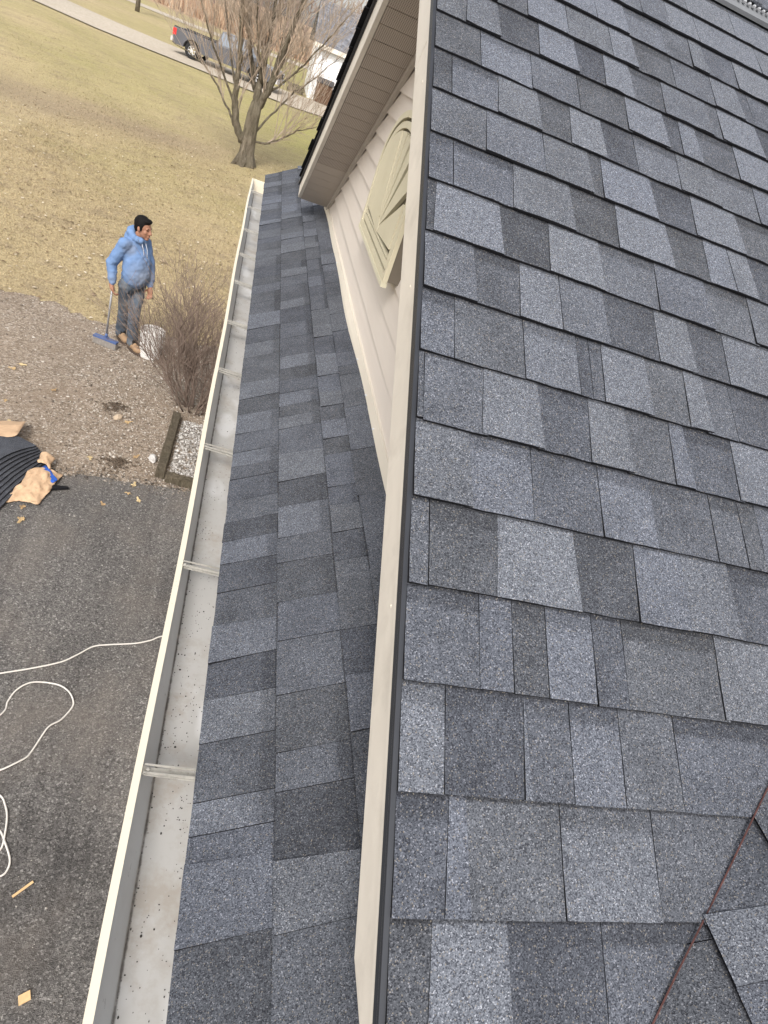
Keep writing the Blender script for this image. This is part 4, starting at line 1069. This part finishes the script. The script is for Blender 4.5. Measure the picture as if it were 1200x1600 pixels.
BH = Vector((-1.665, 7.43, GZ0 + .01))
br = empty('push_broom', BH); tag(br, 'push broom with blue head and grey bristles held by the man', 'broom')
ang = math.radians(-17)
Mb = Matrix.Rotation(ang, 4, 'Z')
mb = MB(); mb.box((-.155, -.035, .082), (.155, .035, .105), M=Mb); mb.box((-.03, -.028, .105), (.03, .028, .122), M=Mb)
BLUEPL = plain('blue_plastic', (.07, .11, .24), .4, .1, 8); mb.build('head_block', BLUEPL, br)
mb = MB()
for i in range(31):
    for j in range(7):
        x, y = -.148 + i * .0098, -.028 + j * .0093
        p0 = Mb @ Vector((x, y, .083)); p1 = Mb @ Vector((x + random.gauss(0, .003), y * 1.25 + random.gauss(0, .003), .0))
        mb.tube([p0, p1], [.0042, .0048], 4, cap=False)
tag(mb.build('bristles', plain('grey_bristle', (.30, .275, .25), .8, .2, 30), br), kind='stuff')
HAND_R = Vector((-1.648, 7.40, -2.815))
top = HAND_R - BH + Vector((-.002, .0, .035))
mb = MB(); mb.tube([(0, 0, .11), (.02 * .2, -.005, .17)], [.019, .016], 10); mb.build('socket', BLUEPL, br, smooth=True)
mb = MB(); mb.tube([(.001, 0, .15), top * .5 + Vector((0, 0, .05)), top], [.0125] * 3, 10); mb.build('handle', plain('grey_metal_handle', (.30, .30, .31), .4, .12, 20, .5, .4), br, smooth=True)

# ------------------------------------------------------------------ the man
MAN = Vector((-1.44, 7.60, GZ0 + .008))
man = empty('person', MAN); tag(man, 'man in blue hoodie and worn jeans standing on gravel, holding a push broom', 'person')
def remesh(mb, name, mats, vox, sm, parent=man, disp=None):
    o = mb.build(name, mats, parent, smooth=True)
    m1 = o.modifiers.new('remesh', 'REMESH'); m1.mode = 'VOXEL'; m1.voxel_size = vox; m1.use_smooth_shade = True
    m2 = o.modifiers.new('smooth', 'SMOOTH'); m2.iterations = sm; m2.factor = .5
    if disp:
        tx = bpy.data.textures.new(name + '_folds', 'CLOUDS'); tx.noise_scale = disp[1]
        m3 = o.modifiers.new('folds', 'DISPLACE'); m3.texture = tx; m3.strength = disp[0]; m3.mid_level = .5
        m3.texture_coords = 'LOCAL'
    return o
def W(x, y, z): return Vector((x, y, z)) - MAN
fc = Vector((.80, -.60, 0)).normalized(); rs = Vector((fc.y, -fc.x, 0))     # facing, his right
pelvis = W(-1.455, 7.60, -2.74)
hipR, hipL = pelvis + rs * .095 - Vector((0, 0, .03)), pelvis - rs * .095 - Vector((0, 0, .03))
kneeR, kneeL = W(-1.525, 7.66, -3.13), W(-1.375, 7.47, -3.12)
ankR, ankL = W(-1.545, 7.76, -3.50), W(-1.365, 7.54, -3.50)
chest = W(-1.475, 7.585, -2.34); belly = W(-1.43, 7.555, -2.55)
neck = W(-1.46, 7.565, -2.16)
shR, shL = chest + rs * .165 + Vector((0, 0, .085)), chest - rs * .155 + Vector((0, 0, .085))
elR, haR = W(-1.70, 7.48, -2.53), HAND_R - MAN
elL, haL = W(-1.285, 7.66, -2.53), W(-1.235, 7.56, -2.78)
Hc = W(-1.405, 7.53, -2.035)
hf = Vector((.88, -.47, -.04)).normalized(); hr = hf.cross(Vector((0, 0, 1))).normalized(); hu = hr.cross(hf)
HR = Matrix((hr, hf, hu)).transposed()
def hp(r_, f_, u_): return Hc + hr * r_ + hf * f_ + hu * u_
SKIN = plain('skin', (.30, .15, .095), .55, .12, 18, .35)
mb = MB()
mb.ell(hp(0, -.008, .032), (.076, .094, .094), HR, 18, 12); mb.ell(hp(0, .034, -.035), (.060, .058, .078), HR, 16, 10)
mb.ell(hp(0, .066, -.098), (.030, .026, .022), HR); mb.ell(hp(0, .078, .022), (.052, .018, .014), HR)
mb.capsule(hp(0, .092, .012), .009, hp(0, .112, -.028), .015); mb.ell(hp(0, .098, -.033), (.019, .014, .010), HR)
mb.ell(hp(.036, .058, -.024), (.024, .024, .030), HR); mb.ell(hp(-.036, .058, -.024), (.024, .024, .030), HR)
mb.ell(hp(0, .090, -.066), (.024, .014, .012), HR)
for sg in (1, -1): mb.ell(hp(.076 * sg, -.006, -.006), (.011, .020, .032), HR)
mb.capsule(Hc - hu * .06 - hf * .02, .056, neck - Vector((0, 0, .03)), .062)
mb.capsule(neck, .06, chest, .10); mb.capsule(chest, .11, pelvis, .11); mb.capsule(shR, .06, shL, .06)
for s_, e_, h_ in ((shR, elR, haR), (shL, elL, haL)):
    mb.capsule(s_, .05, e_, .04); mb.capsule(e_, .038, h_ + (e_ - h_).normalized() * .065, .027)
for h_, k_, a_ in ((hipR, kneeR, ankR), (hipL, kneeL, ankL)):
    mb.capsule(h_, .075, k_, .05); mb.capsule(k_, .05, a_, .04)
def hand(mb, wrist_from, c, axis, palm_n, curl, thumb_dir):
    """c: palm centre, axis: wrist->knuckles, palm_n: palm facing"""
    ax = axis.normalized(); pn = (palm_n - ax * palm_n.dot(ax)).normalized(); sdv = ax.cross(pn)
    M3 = Matrix((sdv, ax, pn)).transposed()
    mb.capsule(c - ax * .055, .026, c - ax * .01, .030); mb.ell(c, (.043, .048, .019), M3)
    for i, L_ in enumerate((.072, .08, .074, .058)):
        o_ = (1.5 - i) * .0205; b0 = c + ax * .040 + sdv * o_ * thumb_dir
        d = ax.copy(); p = b0; 
        for j, f_ in enumerate((.45, .31, .26)):
            an = curl * (.55, 1.0, .8)[j]; d = (Matrix.Rotation(an, 3, sdv.cross(Vector()) if False else (sdv)) @ d) if True else d
            if d.dot(pn) < 0 and curl > 0: d = Matrix.Rotation(-2 * an, 3, sdv) @ d
            q = p + d * L_ * f_; mb.capsule(p, .0092 - .0008 * j, q, .0086 - .0008 * j, 8); p = q
    t0 = c - ax * .022 + sdv * .034 * thumb_dir; t1 = t0 + (ax * .55 + sdv * thumb_dir * .75 + pn * .3).normalized() * .034; t2 = t1 + (ax * .7 + pn * .75).normalized() * .03
    mb.capsule(t0, .013, t1, .0105, 8); mb.capsule(t1, .0105, t2, .009, 8)
hand(mb, elR, haR, Vector((.35, -.25, -.75)), Vector((.9, .35, .2)), .85, -1)
hand(mb, elL, haL, Vector((.10, -.25, -.95)), Vector((-.4, -.75, .1)), .6, 1)
remesh(mb, 'body', SKIN, .0065, 3)
# clothes
def hoodie_mat():
    mt, N, L, b = nt('blue_hoodie_fleece', .95, .1)
    co = objco(N); x, y, z = sep(N, L, co); f = noise(N, L, co, 9, 4, .6); g = noise(N, L, co, 120, 2)
    c = mix(N, L, f, (.115, .19, .35), (.17, .26, .43))
    def blob(px_, py_, pz_, r_):
        n = N.new('ShaderNodeVectorMath'); n.operation = 'DISTANCE'; L.new(co, n.inputs[0]); n.inputs[1].default_value = (px_, py_, pz_)
        m_ = N.new('ShaderNodeMapRange'); m_.inputs[1].default_value = r_; m_.inputs[2].default_value = r_ * .25; L.new(mth(N, L, 'ADD', n.outputs['Value'], mth(N, L, 'MULTIPLY', mth(N, L, 'SUBTRACT', f, .5), .16)), m_.inputs[0]); return m_.outputs[0]
    p1, p2, p3 = belly + fc * .16 - Vector((0, 0, .05)), shR + fc * .08 - Vector((0, 0, .03)), haR + Vector((0, 0, .12))
    d = mth(N, L, 'MAXIMUM', blob(*p1, .26), mth(N, L, 'MAXIMUM', mth(N, L, 'MULTIPLY', blob(*p2, .10), .7), mth(N, L, 'MULTIPLY', blob(*p3, .12), .5)))
    c = mix(N, L, mth(N, L, 'MULTIPLY', d, .85), c, (.20, .225, .28)); L.new(c, b.inputs['Base Color'])
    bump(N, L, b, mth(N, L, 'ADD', f, mth(N, L, 'MULTIPLY', g, .15)), .5, .02); return mt
HOOD = hoodie_mat()
mb = MB()
RT = Matrix((rs, fc, Vector((0, 0, 1)))).transposed()
mb.ell(chest, (.185, .140, .21), RT, 20, 14); mb.ell(belly + Vector((0, 0, .05)) + fc * .005, (.178, .150, .25), RT, 20, 14); mb.ell(belly + fc * .018 - Vector((0, 0, .04)), (.172, .155, .19), RT, 20, 14); mb.ell(pelvis + Vector((0, 0, .10)) + fc * .012, (.165, .145, .10), RT, 18, 10); mb.ell(pelvis + Vector((0, 0, .035)) + fc * .01, (.158, .138, .055), RT, 18, 10)
mb.capsule(shR, .082, shL, .078); mb.capsule(neck - Vector((0, 0, .05)), .10, chest, .15)
for s_, e_, h_, b_ in ((shR, elR, haR, .0), (shL, elL, haL, 0)):
    mb.capsule(s_, .078, e_, .066); w_ = h_ + (e_ - h_).normalized() * .085; mb.capsule(e_, .065, w_ + (e_ - w_).normalized() * .05, .055); mb.capsule(w_ + (e_ - w_).normalized() * .04, .050, w_, .044)
# hood lying round the neck
for k in range(13):
    a = PI * (.12 + 1.76 * k / 12) + PI / 2; q = neck + rs * math.cos(a) * .088 + fc * (math.sin(a) * .082 + .01) + Vector((0, 0, .012 - .030 * math.sin(a)))
    rr = .036 + .026 * max(0, -math.sin(a)); mb.ell(q, (rr, rr, rr * 1.1), None, 10, 7)
mb.ell(neck - fc * .095 - Vector((0, 0, .03)), (.10, .055, .085), RT, 14, 9)
remesh(mb, 'hoodie', HOOD, .009, 4, disp=(.026, .085))
mb = MB()
for sg in (-1, 1):
    p0 = neck + fc * .105 + rs * .03 * sg - Vector((0, 0, .035)); mb.tube([p0, p0 + fc * .04 - Vector((0, 0, .07)), p0 + fc * .055 - Vector((0, 0, .17 if sg < 0 else .13))], .0035, 6)
mb.build('drawstring', plain('cord_white', (.6, .62, .66), .8), man, smooth=True)
def jean_mat():
    mt, N, L, b = nt('worn_dark_jeans', .9, .15)
    co = objco(N); f = noise(N, L, co, 11, 5, .65); g = noise(N, L, co, 4, 3); c = mix(N, L, f, (.035, .045, .062), (.12, .142, .172))
    r = ramp(N, [(.48, (0, 0, 0)), (.66, (1, 1, 1))]); L.new(g, r.inputs[0]); c = mix(N, L, mth(N, L, 'MULTIPLY', r.outputs[0], .6), c, (.22, .22, .215)); L.new(c, b.inputs['Base Color']); bump(N, L, b, f, .5, .02); return mt
mb = MB(); mb.ell(pelvis, (.15, .128, .13), RT, 18, 12)
for h_, k_, a_ in ((hipR, kneeR, ankR), (hipL, kneeL, ankL)):
    mb.capsule(h_, .100, k_, .074); mb.capsule(k_, .072, a_ + Vector((0, 0, .02)), .068); mb.capsule(a_ + Vector((0, 0, .05)), .072, a_ + Vector((0, 0, .0)), .070)
remesh(mb, 'jeans', jean_mat(), .011, 4, disp=(.026, .06))
BOOT = plain('tan_leather_boot', (.30, .195, .115), .75, .25, 14, .25); SOLE = plain('boot_sole', (.07, .05, .038), .9)
for a_, dv in ((ankR, Vector((.55, -.83, 0))), (ankL, Vector((.62, -.78, 0)))):
    dv = dv.normalized(); rv_ = Vector((dv.y, -dv.x, 0)); RB = Matrix((rv_, dv, Vector((0, 0, 1)))).transposed()
    base_ = Vector((a_.x, a_.y, 0))
    mb = MB(); mb.ell(base_ + dv * .13 + Vector((0, 0, .058)), (.052, .085, .048), RB); mb.ell(base_ + dv * .03 + Vector((0, 0, .065)), (.045, .11, .058), RB); mb.ell(base_ - dv * .03 + Vector((0, 0, .06)), (.045, .05, .058), RB); mb.capsule(base_ + Vector((0, 0, .08)), .050, base_ + Vector((0, 0, .16)), .052)
    bt = remesh(mb, 'boot', BOOT, .008, 3)
    mb = MB(); n = 22; out = []
    for k in range(n):
        a = 2 * PI * k / n; y_ = .155 * math.sin(a) + .065; x_ = .056 * math.cos(a) * (1 - .12 * (y_ < .05)); out.append((x_, y_))
    mb.prism(out, lambda p, t: base_ + rv_ * p[0] + dv * p[1] + Vector((0, 0, t)), 0.0, .028); mb.build('sole', SOLE, bt)
    mb = MB(); mb.box((-.035, .0, .09), (.035, .075, .155), M=Matrix.Translation(base_) @ RB.to_4x4()); mb.build('laces', plain('black_laces', (.025, .022, .02), .9), bt)
HAIR = plain('black_hair', (.006, .005, .005), .75, .4, 60, .15, bmp=.004)
mb = MB(); mb.ell(hp(0, -.022, .050), (.084, .100, .092), HR, 18, 12); mb.ell(hp(0, -.060, .000), (.070, .052, .075), HR); mb.ell(hp(0, .045, .098), (.060, .050, .030), HR)
for sg in (1, -1): mb.ell(hp(.070 * sg, .016, .020), (.014, .018, .045), HR)
remesh(mb, 'hair', HAIR, .008, 2, disp=(.008, .02))
mb = MB()
for sg in (1, -1): mb.ell(hp(.031 * sg, .0835, .003), (.008, .005, .003), HR, 8, 6)
mb.build('eyes', plain('eye_dark', (.02, .014, .012), .3), man, smooth=True)
mb = MB()
for sg in (1, -1): mb.ell(hp(.030 * sg, .0885, .029), (.016, .005, .003), HR, 8, 6)
mb.build('eyebrows', HAIR, man, smooth=True)
mb = MB(); mb.ell(hp(0, .0985, -.069), (.017, .005, .0045), HR, 10, 6); mb.build('mouth', plain('lips', (.22, .085, .07), .5), man, smooth=True)
mb = MB(); mb.ell(hp(0, .096, -.0545), (.018, .004, .003), HR, 10, 6); mb.build('moustache', plain('thin_moustache', (.10, .06, .045), .8), man, smooth=True)

# ------------------------------------------------------------------ pickup truck
def pickup():
    t = empty('pickup_truck', (-2.75, 44.85, gz(0, 44.85) + .05), (0, 0, math.radians(-14)))
    tag(t, 'dark grey pickup truck parked on the concrete lane behind the tree', 'truck')
    BODY = plain('dark_grey_paint', (.085, .085, .095), .32, .12, 2, .5); GLASS = plain('tinted_glass', (.10, .12, .15), .08, .1, 1, .9); CHR = plain('bright_metal', (.62, .62, .64), .3, .1, 4, .6, .7)
    R_w, xr, xf = .40, -1.85, 1.85
    def arc(cx, r, z0, rev=False):
        a0 = math.asin((z0 - R_w) / r) if abs((z0 - R_w) / r) < 1 else 0
        pts = [(cx + r * math.cos(PI - a0 - (PI - 2 * a0) * i / 10), R_w + r * math.sin(PI - a0 - (PI - 2 * a0) * i / 10)) for i in range(11)]
        return pts
    lo = .42
    prof = [(-2.95, .50), (-2.9, lo)] + arc(xr, .50, lo) + arc(xf, .50, lo) + [(2.85, lo), (2.98, .55), (2.98, .95), (2.90, 1.06), (1.55, 1.14), (-.55, 1.16), (-.56, 1.18), (-2.98, 1.20)]
    mb = MB(); mb.prism(prof, lambda p, s_: (p[0], s_, p[1]), -.96, .96)
    body = mb.build('body', BODY, t)
    bv = body.modifiers.new('bevel', 'BEVEL'); bv.width = .045; bv.segments = 2; bv.limit_method = 'ANGLE'
    mb = MB(); mb.box((-2.85, -.80, 1.15), (-.66, .80, 1.2035)); mb.build('bed_liner', plain('bed_dark', (.03, .03, .032), .8), t)
    mb = MB()
    for s_ in (-1, 1): mb.box((-2.95, s_ * .90 - .045, 1.19), (-.60, s_ * .90 + .045, 1.235))
    mb.build('bed_rail', plain('black_plastic', (.02, .02, .022), .6), t)
    b0 = [(-.60, -.90, 1.12), (1.62, -.90, 1.12), (1.62, .90, 1.12), (-.60, .90, 1.12)]; t0 = [(-.42, -.70, 1.83), (.85, -.70, 1.83), (.85, .70, 1.83), (-.42, .70, 1.83)]
    mb = MB(); mb.add(b0 + t0, [(0, 1, 5, 4), (1, 2, 6, 5), (2, 3, 7, 6), (3, 0, 4, 7), (4, 5, 6, 7), (3, 2, 1, 0)])
    cab = mb.build('cab', BODY, t); bv = cab.modifiers.new('bevel', 'BEVEL'); bv.width = .05; bv.segments = 3
    def quad(a, b_, c_, d_, u0, u1, v0, v1, out, name):
        a, b_, c_, d_ = map(Vector, (a, b_, c_, d_))
        f = lambda u, v: (a.lerp(b_, u)).lerp(d_.lerp(c_, u), v)
        q = [f(u0, v0), f(u1, v0), f(u1, v1), f(u0, v1)]; nrm = (q[1] - q[0]).cross(q[3] - q[0]).normalized() * out
        mb = MB(); mb.add([p + nrm for p in q] + [p - nrm for p in q], [(0, 1, 2, 3), (7, 6, 5, 4), (0, 4, 5, 1), (1, 5, 6, 2), (2, 6, 7, 3), (3, 7, 4, 0)]); mb.build(name, GLASS, cab)
    quad(b0[0], b0[1], t0[1], t0[0], .06, .38, .12, .88, .012, 'side_window'); quad(b0[0], b0[1], t0[1], t0[0], .42, .86, .12, .88, .012, 'side_window')
    quad(b0[2], b0[3], t0[3], t0[2], .14, .58, .12, .88, .012, 'side_window'); quad(b0[2], b0[3], t0[3], t0[2], .62, .94, .12, .88, .012, 'side_window')
    quad(b0[1], b0[2], t0[2], t0[1], .08, .92, .12, .90, .012, 'windshield'); quad(b0[3], b0[0], t0[0], t0[3], .1, .9, .2, .85, .012, 'rear_window')
    TY_ = plain('tyre_rubber', (.018, .018, .018), .85)
    for x in (xr, xf):
        for s_ in (-1, 1):
            w = empty('wheel', (x, s_ * .80, R_w), parent=t); mb = MB(); n = 26
            pr = [(.22, -.13), (.37, -.13), (.40, -.10), (.40, .10), (.37, .13), (.22, .13)]
            for r_, y in pr:
                for k in range(n): mb.v.append((r_ * math.cos(2 * PI * k / n), y, r_ * math.sin(2 * PI * k / n)))
            for j in range(len(pr) - 1):
                for k in range(n): mb.f.append((j * n + k, j * n + (k + 1) % n, (j + 1) * n + (k + 1) % n, (j + 1) * n + k)); mb.mi.append(0)
            mb.build('tyre', TY_, w)
            mb = MB()
            for k in range(6):
                a = PI / 3 * k; mb.box((.04, s_ * .10 - .012, -.028), (.225, s_ * .10 + .012, .028), M=Matrix.Rotation(a, 4, 'Y'))
            for j, (r0, r1) in enumerate(((0, .07), (.20, .235))):
                for k in range(n):
                    a, b_ = 2 * PI * k / n, 2 * PI * (k + 1) / n; y = s_ * .115
                    mb.add([(max(r0, .001) * math.cos(a), y, max(r0, .001) * math.sin(a)), (r1 * math.cos(a), y, r1 * math.sin(a)), (r1 * math.cos(b_), y, r1 * math.sin(b_)), (max(r0, .001) * math.cos(b_), y, max(r0, .001) * math.sin(b_))], [(0, 1, 2, 3)])
            mb.build('rim', CHR, w)
    RED = plain('red_lens', (.55, .03, .03), .25, .1, 6, .5)
    for s_ in (-1, 1):
        mb = MB(); mb.box((-2.995, s_ * .86 - .11, .82), (-2.80, s_ * .86 + .11, 1.13)); mb.build('taillight', RED, t)
        mb = MB(); mb.box((2.78, s_ * .78 - .17, .80), (3.0, s_ * .78 + .17, .98)); mb.build('headlight', CHR, t)
        mb = MB(); mb.box((1.05, s_ * 1.08 - .10, 1.17), (1.22, s_ * 1.08 + .10, 1.36)); mb.build('wing_mirror', BODY, t)
    mb = MB(); mb.box((-3.10, -.90, .50), (-2.93, .90, .72)); mb.build('rear_bumper', CHR, t)
    mb = MB(); mb.box((2.96, -.92, .46), (3.10, .92, .70)); mb.build('front_bumper', CHR, t)
    mb = MB(); mb.box((-3.006, -.78, .76), (-2.955, .78, 1.16)); mb.build('tailgate', BODY, t)
    mb = MB(); mb.box((-3.112, -.16, .52), (-3.1, .16, .68)); mb.build('licence_plate', plain('plate_white', (.7, .7, .7), .5), t)
    mb = MB(); mb.box((2.975, -.55, .72), (3.02, .55, .96)); mb.build('grille', plain('black_grille', (.02, .02, .02), .5), t)
pickup()

# ------------------------------------------------------------------ white outbuilding and the cabinet beside it
gb = empty('garage', (2.06, 49.2, gz(2, 49.2))); tag(gb, 'white sided garage with grey shingle roof far behind the tree', 'garage')
def clap_mat():
    mt, N, L, b = nt('white_clapboard', .6, .3); co = objco(N); x, y, z = sep(N, L, co)
    w = mth(N, L, 'FRACT', mth(N, L, 'MULTIPLY', z, 8.0)); r = ramp(N, [(0, (.42, .42, .43)), (.10, (.78, .78, .79)), (1, (.82, .82, .83))]); L.new(w, r.inputs[0]); L.new(r.outputs[0], b.inputs['Base Color']); return mt
mb = MB(); mb.box((0, 0, -.3), (11, 8, 3.0)); mb.build('wall', clap_mat(), gb)
mb = MB(); mb.prism([(-.35, 2.93), (4.0, 5.2), (8.35, 2.93), (8.35, 3.06), (4.0, 5.34), (-.35, 3.06)], lambda p, t: (t, p[0], p[1]), -.35, 11.35)
GROOF = speck('far_shingles', [(0, (.12, .12, .13)), (.4, (.16, .16, .175)), (.8, (.21, .21, .225))], 6, None, .01, .95, (.6, .15))
mb.build('roof', GROOF, gb)
mb = MB(); mb.prism([(0, 3.0), (4.0, 5.1), (8, 3.0)], lambda p, t: (t, p[0], p[1]), .0, .1); mb.build('gable_end', clap_mat(), gb)
mb = MB(); mb.box((-.36, -.40, 2.80), (11.36, -.353, 3.04)); mb.build('fascia', plain('fascia_cream', (.66, .60, .52), .6), gb)
mb = MB(); mb.box((-.02, -.02, -.2), (.12, .12, 2.92)); mb.build('corner_board', plain('white_trim', (.8, .8, .8), .6), gb)
cb = empty('wooden_cabinet', (2.95, 48.4, gz(3, 48.4))); tag(cb, 'brown wooden cabinet with sloping lid against the white garage', 'cabinet')
BRW = bark('brown_stained_wood', (.09, .05, .035), (.20, .12, .085), 9)
mb = MB(); mb.prism([(-.35, 0), (.35, 0), (.35, 1.30), (-.35, 1.12)], lambda p, t: (t, p[0], p[1]), -.5, .5); mb.build('carcass', BRW, cb)
for x in (-.25, .25):
    mb = MB(); mb.box((x - .23, -.38, .06), (x + .23, -.352, 1.06)); dr = mb.build('door', BRW, cb)
    mb = MB(); mb.box((x * .2 - .015, -.40, .5), (x * .2 + .015, -.381, .62)); mb.build('handle', BLACKM, dr)
mb = MB(); mb.prism([(-.45, 1.115), (.40, 1.335), (.40, 1.385), (-.45, 1.165)], lambda p, t: (t, p[0], p[1]), -.56, .56); mb.build('lid', plain('dark_lid', (.05, .045, .045), .7), cb)
mb = MB(); mb.box((.52, -.3, 0), (.86, .3, .95)); mb.build('side_bin', plain('dark_grey_bin', (.06, .06, .07), .7), cb)
wp = MB()
for i in range(7):
    for j in range(3): wp.tube([(i * .16 + (j % 2) * .08, -.3, .09 + j * .15), (i * .16 + (j % 2) * .08, .3, .09 + j * .15)], [.075, .072], 7)
tag(wp.build('log_pile', BARK, None, (.8, 49.5, gz(1, 49.5))), 'low pile of cut logs left of the white garage', 'log pile', kind='stuff')

# ------------------------------------------------------------------ far tree line
mb = MB(); rr = random.Random(21)
for i in range(60):
    x = rr.uniform(-45, 75); y = rr.uniform(128, 165); h = rr.uniform(6, 12); z0 = gz(x, y)
    mb.tube([(x, y, z0), (x + rr.gauss(0, .3), y, z0 + h * .5), (x + rr.gauss(0, .6), y, z0 + h)], [.22, .14, .03], 4, cap=False)
    for k in range(24):
        zz = z0 + h * rr.uniform(.25, .95); grow(mb, (x, y, zz), (rr.gauss(0, 1), rr.gauss(0, 1), .7), rr.uniform(1.2, 3.0), .06, 1, 3, .15, .5, 3, (3, 4), rr, .03)
tag(mb.build('far_wood', plain('far_twigs', (.24, .18, .15), .9, .2, .1)), 'distant strip of leafless woodland on the horizon', 'wood', kind='stuff')
